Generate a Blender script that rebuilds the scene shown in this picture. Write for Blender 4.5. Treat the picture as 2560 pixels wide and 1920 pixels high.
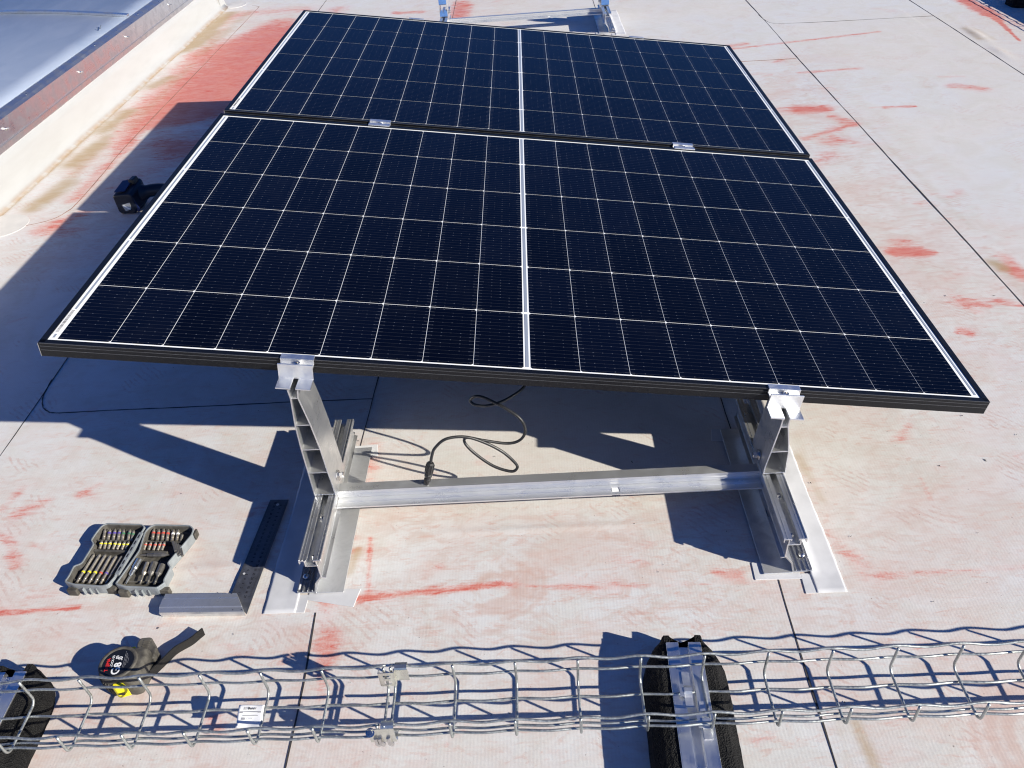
import bpy, bmesh, math, random
import numpy as np
from mathutils import Vector, Matrix
random.seed(7); np.random.seed(7)
S = bpy.context.scene
for o in list(bpy.data.objects): bpy.data.objects.remove(o)
COL = S.collection
R = math.radians

# ------------------------------------------------------------------ camera, sky, sun, exposure
cd = bpy.data.cameras.new("camera"); cam = bpy.data.objects.new("camera", cd); COL.objects.link(cam)
cd.sensor_width = 36.0; cd.lens = 28.4483; cd.clip_start = 0.02; cd.clip_end = 500
rt, dn, fw = Vector((0.9977,-0.0005,-0.067)), Vector((-0.053,-0.619,-0.7836)), Vector((-0.0411,0.7854,-0.6177))
fw.normalize(); rt = (rt-fw*rt.dot(fw)).normalized(); dn = fw.cross(rt)
M = Matrix((( rt.x,-dn.x,-fw.x,0.0309),(rt.y,-dn.y,-fw.y,-1.1569),(rt.z,-dn.z,-fw.z,1.2231),(0,0,0,1)))
cam.matrix_world = M
S.camera = cam
SUN_DIR = Vector((-0.7931,0.4058,-0.4542))          # the way the light travels
EL = math.asin(0.4542); AZ = math.atan2(0.7931,-0.4058)
W = bpy.data.worlds.new("World"); S.world = W; W.use_nodes = True
nt = W.node_tree; bg = nt.nodes["Background"]
sky = nt.nodes.new("ShaderNodeTexSky"); sky.sky_type = 'NISHITA'; sky.sun_disc = False
sky.sun_elevation = EL; sky.sun_rotation = AZ; sky.altitude = 300; sky.air_density = 1.0; sky.dust_density = 0.3; sky.ozone_density = 5.0
deep = nt.nodes.new("ShaderNodeMix"); deep.data_type = 'RGBA'; deep.blend_type = 'MULTIPLY'; deep.inputs[0].default_value = 1.0
deep.inputs[7].default_value = (0.30,0.62,1.16,1)      # the deep blue of a clear winter sky
nt.links.new(sky.outputs[0], deep.inputs[6]); nt.links.new(deep.outputs[2], bg.inputs[0]); bg.inputs[1].default_value = 0.05
sl = bpy.data.lights.new("sun", 'SUN'); sl.energy = 4.6; sl.angle = R(0.53); sl.color = (1.0,0.945,0.82)
so = bpy.data.objects.new("sun", sl); COL.objects.link(so)
so.rotation_euler = SUN_DIR.to_track_quat('-Z','Y').to_euler(); so.location = (3,-2,4)
S.view_settings.view_transform = 'Standard'; S.view_settings.look = 'None'
S.view_settings.gamma = 1.0; S.view_settings.use_curve_mapping = False
S.view_settings.exposure = 0.74
S.cycles.filter_width = 1.15
S.cycles.max_bounces = 6; S.cycles.diffuse_bounces = 3; S.cycles.glossy_bounces = 4

# ------------------------------------------------------------------ materials
class NT:
    """short hand for building a node material"""
    def __init__(s, name):
        s.m = bpy.data.materials.new(name); s.m.use_nodes = True
        s.t = s.m.node_tree; s.p = s.t.nodes["Principled BSDF"]
    def n(s, typ, **k):
        nd = s.t.nodes.new(typ)
        for a, b in k.items():
            if a.startswith("i_"):
                key = a[2:]; key = int(key) if key.isdigit() else key.replace("_"," ")
                nd.inputs[key].default_value = b
            else: setattr(nd, a, b)
        return nd
    def l(s, a, b): s.t.links.new(a, b)
    def math(s, op, a, b=None, c=None, clamp=False):
        nd = s.n("ShaderNodeMath", operation=op, use_clamp=clamp)
        for i, v in enumerate((a,b,c)):
            if v is None: continue
            if isinstance(v,(int,float)): nd.inputs[i].default_value = v
            else: s.l(v, nd.inputs[i])
        return nd.outputs[0]
    def mix(s, f, a, b, blend='MIX'):
        nd = s.n("ShaderNodeMix", data_type='RGBA', blend_type=blend)
        for i, v in ((0,f),(6,a),(7,b)):
            if isinstance(v,(int,float)): nd.inputs[i].default_value = v
            elif isinstance(v,tuple): nd.inputs[i].default_value = (*v[:3],1)
            else: s.l(v, nd.inputs[i])
        return nd.outputs[2]
    def ss(s, v, lo, hi, a=0.0, b=1.0):
        nd = s.n("ShaderNodeMapRange", interpolation_type='SMOOTHSTEP')
        s.l(v, nd.inputs[0]); nd.inputs[1].default_value = lo; nd.inputs[2].default_value = hi
        nd.inputs[3].default_value = a; nd.inputs[4].default_value = b
        return nd.outputs[0]
    def coord(s, scale=(1,1,1), rot=(0,0,0), out="Object"):
        tc = s.n("ShaderNodeTexCoord"); mp = s.n("ShaderNodeMapping")
        mp.inputs["Scale"].default_value = scale; mp.inputs["Rotation"].default_value = rot
        s.l(tc.outputs[out], mp.inputs[0]); return mp.outputs[0]
    def noise(s, co, scale, detail=4, rough=0.55, dist=0.0):
        nd = s.n("ShaderNodeTexNoise"); nd.inputs["Scale"].default_value = scale; nd.inputs["Detail"].default_value = detail
        nd.inputs["Roughness"].default_value = rough; nd.inputs["Distortion"].default_value = dist
        s.l(co, nd.inputs["Vector"]); return nd.outputs[0]
    def bump(s, h, strength=0.3, dist=0.001):
        b = s.n("ShaderNodeBump"); b.inputs["Strength"].default_value = strength; b.inputs["Distance"].default_value = dist
        s.l(h, b.inputs["Height"]); s.l(b.outputs[0], s.p.inputs["Normal"])
    def set(s, col=None, rough=None, metal=None, **k):
        if col is not None:
            if isinstance(col, tuple): s.p.inputs["Base Color"].default_value = (*col[:3],1)
            else: s.l(col, s.p.inputs["Base Color"])
        if rough is not None:
            if isinstance(rough,(int,float)): s.p.inputs["Roughness"].default_value = rough
            else: s.l(rough, s.p.inputs["Roughness"])
        if metal is not None: s.p.inputs["Metallic"].default_value = metal
        for a, b in k.items(): s.p.inputs[a.replace("_"," ")].default_value = b
        return s.m

def plain(name, col, rough=0.5, metal=0.0, var=0.12, scale=60, bump=0.0, **k):
    """a base colour with a little uneven wear in colour and gloss"""
    m = NT(name); co = m.coord()
    n1 = m.noise(co, scale, 5); n2 = m.noise(co, scale*0.13, 3)
    v = m.math('ADD', m.math('MULTIPLY', n1, 0.5), m.math('MULTIPLY', n2, 0.5))
    f = m.ss(v, 0.3, 0.7)
    c = m.mix(f, tuple(x*(1-var) for x in col), tuple(min(1,x*(1+var)) for x in col))
    r = m.ss(n1, 0.3, 0.7, max(0.02,rough*0.8), min(1,rough*1.2))
    if bump: m.bump(n1, bump, 0.001)
    return m.set(c, r, metal, **k)

def alu(name, col=(0.80,0.805,0.81), rough=0.34, stretch=(1,1,1), smudge=0.40, metal=0.95):
    """extruded or rolled aluminium: fine die lines and smudges"""
    m = NT(name)
    lines = m.noise(m.coord(stretch), 400, 2)
    sm = m.noise(m.coord(), 22, 5, 0.6, 0.6)
    c = m.mix(m.ss(sm,0.35,0.75), col, tuple(x*(1-smudge*0.6) for x in col))
    r = m.math('ADD', m.ss(sm,0.3,0.8,rough*0.8,rough*1.5), m.math('MULTIPLY', m.math('SUBTRACT',lines,0.5), 0.18), clamp=True)
    m.bump(lines, 0.05, 0.0003)
    return m.set(c, r, metal)

MAT = {}
MAT['alu_y'] = alu('aluminium_extrusion', stretch=(1,0.02,1), metal=0.90)
MAT['alu_x'] = alu('aluminium_beam', stretch=(0.02,1,1), rough=0.34, smudge=0.10, metal=0.80)
MAT['alu_stock'] = alu('square_stock_aluminium', col=(0.72,0.73,0.75), stretch=(0.02,1,1), rough=0.33, smudge=0.5, metal=0.8)
MAT['alu'] = alu('aluminium_sheet', rough=0.38, metal=0.75)
MAT['alu_ridge'] = alu('aluminium_ribbed_base', col=(0.62,0.63,0.65), stretch=(1,0.02,1), rough=0.34)
MAT['plate'] = alu('aluminium_bright_plate', col=(0.88,0.885,0.89), rough=0.42, smudge=0.12)
MAT['wire'] = plain('galvanised_wire', (0.42,0.44,0.43), 0.46, 0.85, 0.25, 220)
MAT['zinc'] = plain('zinc_sheet', (0.72,0.72,0.66), 0.32, 0.95, 0.10, 120)
MAT['steel'] = plain('stainless_bolt', (0.62,0.61,0.60), 0.25, 1.0, 0.1, 200)
MAT['blade'] = plain('square_blade_steel', (0.21,0.215,0.235), 0.42, 0.8, 0.15, 90)
MAT['black_frame'] = plain('black_anodised', (0.0045,0.005,0.007), 0.42, 0.0, 0.25, 120, Specular_IOR_Level=0.35)
MAT['edge_line'] = plain('frame_edge_highlight', (0.07,0.072,0.08), 0.45, 0.3, 0.2, 200)  # paler than the frame: highlight along its ridges put into the colour
MAT['black_plastic'] = plain('black_plastic', (0.018,0.018,0.019), 0.45, 0.0, 0.2, 160)
MAT['cable'] = plain('cable_sheath', (0.016,0.016,0.017), 0.38, 0.0, 0.2, 160)
MAT['dusty_rubber'] = plain('dusty_black_rubber', (0.070,0.064,0.054), 0.7, 0.0, 0.55, 110, bump=0.5)
MAT['yellow'] = plain('yellow_plastic', (0.82,0.70,0.02), 0.4, 0.0, 0.08, 80)
MAT['grey_plastic'] = plain('grey_blue_plastic', (0.215,0.235,0.25), 0.5, 0.0, 0.2, 70)
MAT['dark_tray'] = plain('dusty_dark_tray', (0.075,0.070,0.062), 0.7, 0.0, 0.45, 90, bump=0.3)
MAT['bit_steel'] = plain('bit_steel', (0.40,0.36,0.30), 0.40, 0.7, 0.2, 200)
MAT['bit_dark'] = plain('bit_dark_steel', (0.17,0.16,0.145), 0.40, 0.6, 0.25, 200)
MAT['white_vinyl'] = plain('white_membrane_patch', (0.57,0.57,0.585), 0.5, 0.0, 0.13, 22, bump=0.12)
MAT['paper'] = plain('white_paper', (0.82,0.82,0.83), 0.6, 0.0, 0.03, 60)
MAT['ink'] = plain('black_ink', (0.015,0.015,0.02), 0.6)
MAT['grey_ink'] = plain('grey_ink', (0.30,0.30,0.32), 0.6)
MAT['white_ink'] = plain('white_ink', (0.82,0.82,0.82), 0.5, 0, 0.03)
MAT['red_ink'] = plain('red_ink', (0.70,0.03,0.03), 0.5, 0, 0.05)
MAT['band_yellow'] = plain('yellow_band', (0.62,0.55,0.03), 0.45, 0, 0.05)
MAT['band_red'] = plain('red_band', (0.45,0.07,0.05), 0.45, 0, 0.05)
MAT['band_violet'] = plain('violet_band', (0.10,0.07,0.30), 0.45, 0, 0.05)
MAT['band_green'] = plain('green_band', (0.05,0.16,0.09), 0.45, 0, 0.05)
MAT['band_white'] = plain('white_band', (0.75,0.75,0.75), 0.45, 0, 0.05)
MAT['tape_black'] = plain('tape_label_black', (0.010,0.011,0.014), 0.3, 0, 0.1)
MAT['blue_film'] = plain('blue_protective_film', (0.10,0.22,0.50), 0.35, 0, 0.12, 60)
MAT['lamp_body'] = plain('navy_black_plastic', (0.008,0.012,0.024), 0.4, 0, 0.2, 120)
MAT['lamp_blue'] = plain('blue_label_plastic', (0.012,0.022,0.09), 0.4, 0, 0.1, 120)
MAT['lamp_text'] = plain('pale_print', (0.45,0.52,0.62), 0.5)
MAT['lens'] = plain('lamp_reflector', (0.75,0.75,0.70), 0.12, 0.6, 0.05)
MAT['seam'] = plain('seam_shadow_gap', (0.045,0.040,0.040), 0.8, 0, 0.6, 90)
MAT['glazing'] = None
MAT['seam_pale'] = plain('dusty_seam', (0.27,0.15,0.11), 0.8, 0, 0.4, 90)

def rubber_granule():
    m = NT('recycled_rubber'); co = m.coord()
    v = m.n("ShaderNodeTexVoronoi", i_Scale=420.0); m.l(co, v.inputs["Vector"])
    sp = m.ss(m.noise(co, 900, 2), 0.66, 0.74)
    big = m.noise(co, 35, 4)
    c = m.mix(m.ss(big,0.35,0.7), (0.0035,0.0035,0.004), (0.011,0.0105,0.0105))
    c = m.mix(m.math('MULTIPLY', sp, 0.7), c, (0.16,0.16,0.165))
    h = m.math('ADD', v.outputs["Distance"], m.math('MULTIPLY', m.noise(co,140,3), 1.2))
    m.bump(h, 1.0, 0.0032)
    return m.set(c, 0.8, 0.0, Specular_IOR_Level=0.25)
MAT['rubber'] = rubber_granule()

def strap_mat():
    m = NT('ribbed_webbing'); w = m.n("ShaderNodeTexWave", wave_type='BANDS', bands_direction='X'); w.inputs["Scale"].default_value = 80.0
    m.l(m.coord(out="UV"), w.inputs["Vector"])
    m.bump(w.outputs["Fac"], 0.9, 0.002)
    return m.set(m.mix(w.outputs["Fac"], (0.010,0.010,0.010), (0.045,0.043,0.04)), 0.6, 0)
MAT['strap'] = strap_mat()

def coat(m, w=1.0, r=0.04):
    m.p.inputs["Coat Weight"].default_value = w; m.p.inputs["Coat Roughness"].default_value = r; m.p.inputs["Coat IOR"].default_value = 1.42
def cell_mat():
    m = NT('solar_cell_glass')
    tc = m.n("ShaderNodeTexCoord"); sp = m.n("ShaderNodeSeparateXYZ"); m.l(tc.outputs["UV"], sp.inputs[0])
    x, y = sp.outputs[0], sp.outputs[1]
    fy = m.math('ABSOLUTE', m.math('SUBTRACT', m.math('FRACT', m.math('MULTIPLY', m.math('FRACT', y), 16.0)), 0.5))
    fx = m.math('FRACT', x)
    line = m.math('LESS_THAN', fy, 0.028)
    edge = m.math('GREATER_THAN', m.math('ABSOLUTE', m.math('SUBTRACT', fx, 0.5)), 0.41)
    thick = m.math('LESS_THAN', fy, 0.075)
    pad = m.math('MULTIPLY', m.math('LESS_THAN', m.math('ABSOLUTE', m.math('SUBTRACT', m.math('FRACT', m.math('MULTIPLY', fx, 5.0)), 0.5)), 0.06), thick)
    pad = m.math('MULTIPLY', pad, m.ss(m.noise(m.coord(), 90, 1), 0.45, 0.6))
    strength = m.math('ADD', m.math('MULTIPLY', line, 0.080), m.math('ADD', m.math('MULTIPLY', m.math('MULTIPLY', edge, thick), 0.09), m.math('MULTIPLY', pad, 0.22)), clamp=True)
    # every cell has a slightly different blue
    vf = m.n("ShaderNodeCombineXYZ"); m.l(m.math('FLOOR', x), vf.inputs[0]); m.l(m.math('FLOOR', y), vf.inputs[1])
    wn = m.n("ShaderNodeTexWhiteNoise", noise_dimensions='2D'); m.l(vf.outputs[0], wn.inputs[0])
    base = m.mix(wn.outputs[0], (0.0006,0.0010,0.0042), (0.0013,0.0023,0.0085))
    dust = m.ss(m.noise(m.coord(), 9, 6, 0.65), 0.45, 0.8)
    base = m.mix(m.math('MULTIPLY', dust, 0.006), base, (0.35,0.36,0.38))
    c = m.mix(strength, base, (0.30,0.33,0.40))
    m.set(c, 0.42, 0.0, Specular_IOR_Level=0.0); coat(m, 0.62, 0.06); return m.m
MAT['cell'] = cell_mat()
def sheet_mat():
    m = NT('white_backsheet_under_glass'); m.set((0.86,0.88,0.89), 0.5, 0.0); coat(m, 0.8, 0.09); return m.m
MAT['backsheet'] = sheet_mat()
def ribbon_mat():
    m = NT('bus_ribbon'); m.set((0.36,0.40,0.46), 0.45, 0.3); coat(m, 0.8, 0.09); return m.m
MAT['ribbon'] = ribbon_mat()

def membrane(name, white=False):
    m = NT(name)
    co = m.coord(); tc = m.n("ShaderNodeTexCoord"); sp = m.n("ShaderNodeSeparateXYZ"); m.l(tc.outputs["Object"], sp.inputs[0])
    # welded fabric: fine ribs running away from the viewer
    ribs = m.math('SINE', m.math('MULTIPLY', sp.outputs[0], 2*math.pi/0.0058))
    big = m.noise(co, 1.3, 4, 0.5, 0.4); mid = m.noise(co, 7.0, 5, 0.62, 0.8); fine = m.noise(co, 60, 5, 0.7)
    streak = m.noise(m.coord((2.2,7.5,1), (0,0,0.18)), 3.2, 6, 0.62, 1.6)
    swirl = m.noise(m.coord((5,11,1), (0,0,-0.35)), 3.4, 5, 0.6, 2.2)
    grain = m.noise(m.coord((40,260,40), (0,0,0.1)), 1.0, 4, 0.6)
    c = m.mix(m.ss(big,0.36,0.64), (0.640,0.612,0.582), (0.622,0.625,0.632))
    c = m.mix(m.ss(mid,0.40,0.66,0,0.50), c, (0.535,0.515,0.470))
    grit = m.noise(m.coord((1,1,1)), 210, 4, 0.75)
    c = m.mix(m.ss(grit,0.42,0.66,0,0.20), c, (0.74,0.73,0.70))
    c = m.mix(m.ss(grit,0.42,0.28,0,0.25), c, (0.44,0.42,0.39))
    # faint smeared chalk and dust where people have walked
    pk = m.n("ShaderNodeAttribute", attribute_name="pink")
    smudge = m.noise(m.coord((9,15,1), (0,0,0.5)), 1.5, 9, 0.74, 1.6)
    brush = m.noise(m.coord((16,70,1), (0,0,0.16)), 1.0, 8, 0.74, 1.2)
    cross = m.noise(m.coord((60,14,1), (0,0,-0.6)), 1.0, 7, 0.72, 1.4)
    walk = m.math('ADD', 0.10, pk.outputs["Fac"], clamp=True)
    bw = m.math('ADD', m.math('MULTIPLY', brush, 0.55), m.math('MULTIPLY', streak, 0.45))
    c = m.mix(m.math('MULTIPLY', m.math('MULTIPLY', m.ss(bw,0.47,0.64), walk), 0.62, clamp=True), c, (0.575,0.405,0.355))
    c = m.mix(m.math('MULTIPLY', m.math('MULTIPLY', m.ss(smudge,0.47,0.64), walk), 0.52), c, (0.535,0.435,0.385))
    c = m.mix(m.math('MULTIPLY', m.ss(cross,0.56,0.74), 0.20), c, (0.47,0.44,0.40))
    c = m.mix(m.math('MULTIPLY', m.ss(smudge,0.46,0.32), 0.28), c, (0.71,0.705,0.68))
    sw = m.math('MULTIPLY', m.ss(swirl,0.56,0.62), m.ss(brush,0.40,0.60))
    c = m.mix(m.math('MULTIPLY', m.math('MULTIPLY', sw, m.math('ADD', 0.25, walk, clamp=True)), 0.40), c, (0.56,0.335,0.275))
    wash = m.noise(m.coord((1,1.6,1)), 3.4, 5, 0.6, 0.8)
    c = m.mix(m.math('MULTIPLY', m.math('MULTIPLY', m.ss(wash,0.42,0.66), walk), 0.42), c, (0.585,0.425,0.375))
    wp = m.n("ShaderNodeAttribute", attribute_name="wipe")
    c = m.mix(m.math('MULTIPLY', m.ss(m.math('MULTIPLY', wp.outputs["Fac"], m.math('ADD', 0.3, m.math('MULTIPLY', brush, 1.4))), 0.15, 0.9), 0.55), c, (0.545,0.37,0.31))
    # printed shoe soles: short parallel bars in small patches
    wv = m.n("ShaderNodeTexWave", wave_type='BANDS', bands_direction='DIAGONAL'); wv.inputs["Scale"].default_value = 34.0; wv.inputs["Distortion"].default_value = 7.0; wv.inputs["Detail"].default_value = 2.0; wv.inputs["Detail Scale"].default_value = 0.35
    m.l(co, wv.inputs["Vector"])
    sole = m.math('MULTIPLY', m.ss(wv.outputs["Fac"],0.55,0.85), m.math('MULTIPLY', m.ss(m.noise(co, 8.5, 2, 0.4, 0.5),0.60,0.66), m.ss(fine,0.38,0.6)))
    c = m.mix(m.math('MULTIPLY', sole, 0.42), c, (0.50,0.30,0.255))
    # grey scuffs and specks
    sc = m.noise(m.coord((9,34,1),(0,0,0.5)), 3.0, 5, 0.65, 1.0)
    c = m.mix(m.math('MULTIPLY', m.ss(sc,0.66,0.78), 0.33), c, (0.25,0.235,0.23))
    spk = m.noise(co, 170, 2, 0.5)
    c = m.mix(m.math('MULTIPLY', m.ss(spk,0.735,0.77), 0.65), c, (0.12,0.09,0.085))
    # red marking chalk
    rd = m.n("ShaderNodeAttribute", attribute_name="red")
    br = m.math('ADD', m.math('MULTIPLY', brush, 0.50), m.math('ADD', m.math('MULTIPLY', streak, 0.28), m.math('MULTIPLY', grit, 0.22)))
    rv = m.math('ADD', m.math('MULTIPLY', rd.outputs["Fac"], 0.72), m.math('MULTIPLY', m.math('SUBTRACT', br, 0.5), 2.3))
    rm = m.math('MULTIPLY', m.ss(rv,0.10,0.62), m.ss(rd.outputs["Fac"],0.03,0.40))
    tint = m.math('MULTIPLY', m.ss(rd.outputs["Fac"],0.05,0.9), 0.42)
    c = m.mix(tint, c, (0.70,0.30,0.24))
    c = m.mix(m.math('MULTIPLY', rm, 0.88), c, m.mix(m.ss(br,0.45,0.62), (0.60,0.22,0.175), (0.55,0.080,0.050)))
    # brown silt where water stood
    bn = m.n("ShaderNodeAttribute", attribute_name="brown")
    bm_ = m.ss(m.math('MULTIPLY', bn.outputs["Fac"], m.math('ADD', 0.2, m.math('MULTIPLY', m.math('ADD', m.math('MULTIPLY',mid,0.6), m.math('MULTIPLY',streak,0.6)), 1.4))), 0.1, 1.0)
    c = m.mix(m.math('MULTIPLY', bm_, 0.85), c, (0.40,0.285,0.155))
    ribc = m.math('ADD', 1.0, m.math('MULTIPLY', ribs, 0.013))
    rc = m.n("ShaderNodeCombineColor"); [m.l(ribc, rc.inputs[i]) for i in range(3)]
    c = m.mix(1.0, c, rc.outputs[0], 'MULTIPLY')
    h = m.math('ADD', m.math('MULTIPLY', ribs, 0.03), m.math('ADD', m.math('MULTIPLY', mid, 1.6), m.math('MULTIPLY', grit, 0.25)))
    m.bump(h, 0.32, 0.0022)
    return m.set(c, m.ss(mid,0.3,0.7,0.46,0.66), 0.0, Specular_IOR_Level=0.35)
MAT['roof'] = membrane('roof_membrane')
MAT['roof_plain'] = plain('round_patch_membrane', (0.60,0.575,0.55), 0.55, 0, 0.10, 25, bump=0.2)

def curb_mat():
    m = NT('skylight_upstand_coating'); co = m.coord(); sp = m.n("ShaderNodeSeparateXYZ"); tc = m.n("ShaderNodeTexCoord"); m.l(tc.outputs["Object"], sp.inputs[0])
    n = m.noise(m.coord((4,1.5,8)), 4, 5)
    c = m.mix(m.ss(n,0.35,0.75), (0.415,0.415,0.41), (0.395,0.393,0.387))
    foot = m.math('MULTIPLY', m.ss(sp.outputs[2], 0.018, 0.0), m.ss(m.noise(co, 18, 5), 0.25, 0.6))
    c = m.mix(m.math('MULTIPLY', foot, 0.75), c, (0.33,0.215,0.12))
    return m.set(c, 0.45, 0)
MAT['curb'] = curb_mat()
def glazing_mat():
    m = NT('skylight_polycarbonate'); n = m.noise(m.coord((3,1,1),(0,0,0.3)), 2.5, 6, 0.6, 1.0)
    c = m.mix(m.ss(n,0.3,0.75), (0.33,0.39,0.50), (0.42,0.47,0.57))
    return m.set(c, 0.40, 0)
MAT['glazing'] = glazing_mat()
MAT['flashing'] = alu('skylight_flashing', col=(0.74,0.745,0.76), rough=0.34, stretch=(1,0.03,1))
MAT['cardboard_red'] = plain('red_primer', (0.60,0.10,0.05), 0.6)

# ------------------------------------------------------------------ mesh helpers
class MB:
    def __init__(s): s.v = []; s.f = []; s.uv = None; s.mi = []; s.cur = 0; s.isl = []
    def add(s, vs, fs):
        b = len(s.v); s.isl.append((b,len(s.f))); s.v += [tuple(x) for x in vs]
        for f in fs: s.f.append(tuple(b+i for i in f)); s.mi.append(s.cur)
        return s
    def box(s, x0, x1, y0, y1, z0, z1):
        return s.add([(x0,y0,z0),(x1,y0,z0),(x1,y1,z0),(x0,y1,z0),(x0,y0,z1),(x1,y0,z1),(x1,y1,z1),(x0,y1,z1)],
                     [(0,3,2,1),(4,5,6,7),(0,1,5,4),(1,2,6,5),(2,3,7,6),(3,0,4,7)])
    def prism(s, poly, a, b, axis='y'):
        """closed 2-D polygon swept along an axis; axis y: poly=(x,z), x: (y,z), z: (x,y)"""
        def P(p, t):
            return (p[0],t,p[1]) if axis=='y' else ((t,p[0],p[1]) if axis=='x' else (p[0],p[1],t))
        n = len(poly); vs = [P(p,a) for p in poly]+[P(p,b) for p in poly]
        fs = [tuple(range(n-1,-1,-1)), tuple(range(n,2*n))]+[(i,(i+1)%n,n+(i+1)%n,n+i) for i in range(n)]
        return s.add(vs, fs)
    def wall(s, line, t, a, b, axis='y', closed=False):
        """an open (or closed) polyline given a thickness and swept along an axis: sheet metal and extrusions"""
        p = [Vector(q) for q in line]; n = len(p); L = []; Rr = []
        for i in range(n):
            if closed: d1 = (p[i]-p[i-1]).normalized(); d2 = (p[(i+1)%n]-p[i]).normalized()
            else:
                d1 = (p[i]-p[i-1]).normalized() if i>0 else (p[1]-p[0]).normalized()
                d2 = (p[i+1]-p[i]).normalized() if i<n-1 else (p[-1]-p[-2]).normalized()
            n1 = Vector((-d1.y,d1.x)); n2 = Vector((-d2.y,d2.x)); mm = (n1+n2)
            mm = mm/max(mm.length_squared,1e-9)*2 if mm.length>1e-6 else n1
            if mm.length>2.2: mm = mm.normalized()*2.2
            L.append(p[i]+mm*(t/2)); Rr.append(p[i]-mm*(t/2))
        def P(q, w):
            return (q[0],w,q[1]) if axis=='y' else ((w,q[0],q[1]) if axis=='x' else (q[0],q[1],w))
        vs = [P(q,w) for w in (a,b) for q in L]+[P(q,w) for w in (a,b) for q in Rr]
        fs = []; m = n if closed else n-1
        for i in range(m):
            j = (i+1)%n
            fs += [(i,j,n+j,n+i),(2*n+i,3*n+i,3*n+j,2*n+j),(i,2*n+i,2*n+j,j),(n+i,n+j,3*n+j,3*n+i)]
        if not closed: fs += [(0,n,3*n,2*n),(n-1,3*n-1,4*n-1,2*n-1)]
        return s.add(vs, fs)
    def tube(s, pts, r, seg=8, cap=True):
        p = [Vector(q) for q in pts]; n = len(p); rr = r if isinstance(r,(list,tuple)) else [r]*n
        t0 = (p[1]-p[0]).normalized(); up = Vector((0,0,1)) if abs(t0.z)<0.9 else Vector((0,1,0))
        u = t0.cross(up).normalized(); vs = []
        for i in range(n):
            t = (p[min(i+1,n-1)]-p[max(i-1,0)]).normalized()
            u = (u-t*u.dot(t)); u.normalize(); w = t.cross(u)
            for k in range(seg):
                a = 2*math.pi*k/seg; vs.append(p[i]+(u*math.cos(a)+w*math.sin(a))*rr[i])
        fs = [(i*seg+k, i*seg+(k+1)%seg, (i+1)*seg+(k+1)%seg, (i+1)*seg+k) for i in range(n-1) for k in range(seg)]
        if cap: fs += [tuple(range(seg-1,-1,-1)), tuple((n-1)*seg+k for k in range(seg))]
        return s.add(vs, fs)
    def lathe(s, prof, c=(0,0,0), axis=(0,0,1), seg=16):
        ax = Vector(axis).normalized(); t = Vector((1,0,0)) if abs(ax.x)<0.8 else Vector((0,1,0))
        u = ax.cross(t).normalized(); w = ax.cross(u); c = Vector(c); vs = []
        for r, h in prof:
            for k in range(seg):
                a = 2*math.pi*k/seg; vs.append(c+ax*h+(u*math.cos(a)+w*math.sin(a))*r)
        n = len(prof)
        fs = [(i*seg+k,i*seg+(k+1)%seg,(i+1)*seg+(k+1)%seg,(i+1)*seg+k) for i in range(n-1) for k in range(seg)]
        fs += [tuple(range(seg-1,-1,-1)), tuple((n-1)*seg+k for k in range(seg))]
        return s.add(vs, fs)
    def split(s, name, mats, parent=None, **k):
        """every piece added becomes an object of its own"""
        out = []; ends = s.isl[1:]+[(len(s.v),len(s.f))]
        for (v0,f0),(v1,f1) in zip(s.isl,ends):
            m = MB(); m.v = s.v[v0:v1]; m.f = [tuple(i-v0 for i in f) for f in s.f[f0:f1]]; m.mi = [0]*(f1-f0)
            out.append(m.build(name, mats, parent, **k))
        return out
    def build(s, name, mats, parent=None, smooth=False, bevel=0.0, loc=None, segs=2):
        me = bpy.data.meshes.new(name); me.from_pydata(s.v, [], s.f)
        for m in (mats if isinstance(mats,(list,tuple)) else [mats]): me.materials.append(m)
        if any(s.mi): me.polygons.foreach_set("material_index", s.mi)
        if s.uv:
            ul = me.uv_layers.new(name="UVMap"); ul.data.foreach_set("uv", [c for q in s.uv for c in q])
        bm = bmesh.new(); bm.from_mesh(me); bmesh.ops.recalc_face_normals(bm, faces=bm.faces); bm.to_mesh(me); bm.free()
        if smooth: me.polygons.foreach_set("use_smooth", [True]*len(me.polygons))
        o = bpy.data.objects.new(name, me); COL.objects.link(o)
        if parent: o.parent = parent
        if loc: o.location = loc
        if bevel:
            b = o.modifiers.new("bevel",'BEVEL'); b.width = bevel; b.segments = segs; b.limit_method = 'ANGLE'; b.angle_limit = R(40)
        return o
def tag(o, label=None, cat=None, group=None, kind=None):
    if label: o["label"] = label
    if cat: o["category"] = cat
    if group: o["group"] = group
    if kind: o["kind"] = kind
    return o
def thing(name, label, cat, loc=(0,0,0), rotz=0.0, group=None):
    o = bpy.data.objects.new(name, None); COL.objects.link(o); o.empty_display_size = 0.05
    o.location = loc; o.rotation_euler = (0,0,rotz); return tag(o,label,cat,group)
def text_mesh(txt, size, font_bold=0.0):
    c = bpy.data.curves.new("t",'FONT'); c.body = txt; c.size = size; c.offset = font_bold; c.fill_mode = 'FRONT'; c.resolution_u = 3
    o = bpy.data.objects.new("t", c); COL.objects.link(o)
    bpy.context.view_layer.update()
    me = bpy.data.meshes.new_from_object(o.evaluated_get(bpy.context.evaluated_depsgraph_get()))
    bpy.data.objects.remove(o); bpy.data.curves.remove(c)
    v = [tuple(x.co) for x in me.vertices]; f = [tuple(p.vertices) for p in me.polygons]
    bpy.data.meshes.remove(me); return v, f
def put_text(mb, txt, size, origin, ang, z, sx=1.0, bold=0.0, mirror=False):
    v, f = text_mesh(txt, size, bold); ca, sa = math.cos(ang), math.sin(ang)
    out = []
    for x, y, _ in v:
        x = (-x if mirror else x)*sx; out.append((origin[0]+x*ca-y*sa, origin[1]+x*sa+y*ca, z))
    mb.add(out, f)
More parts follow.
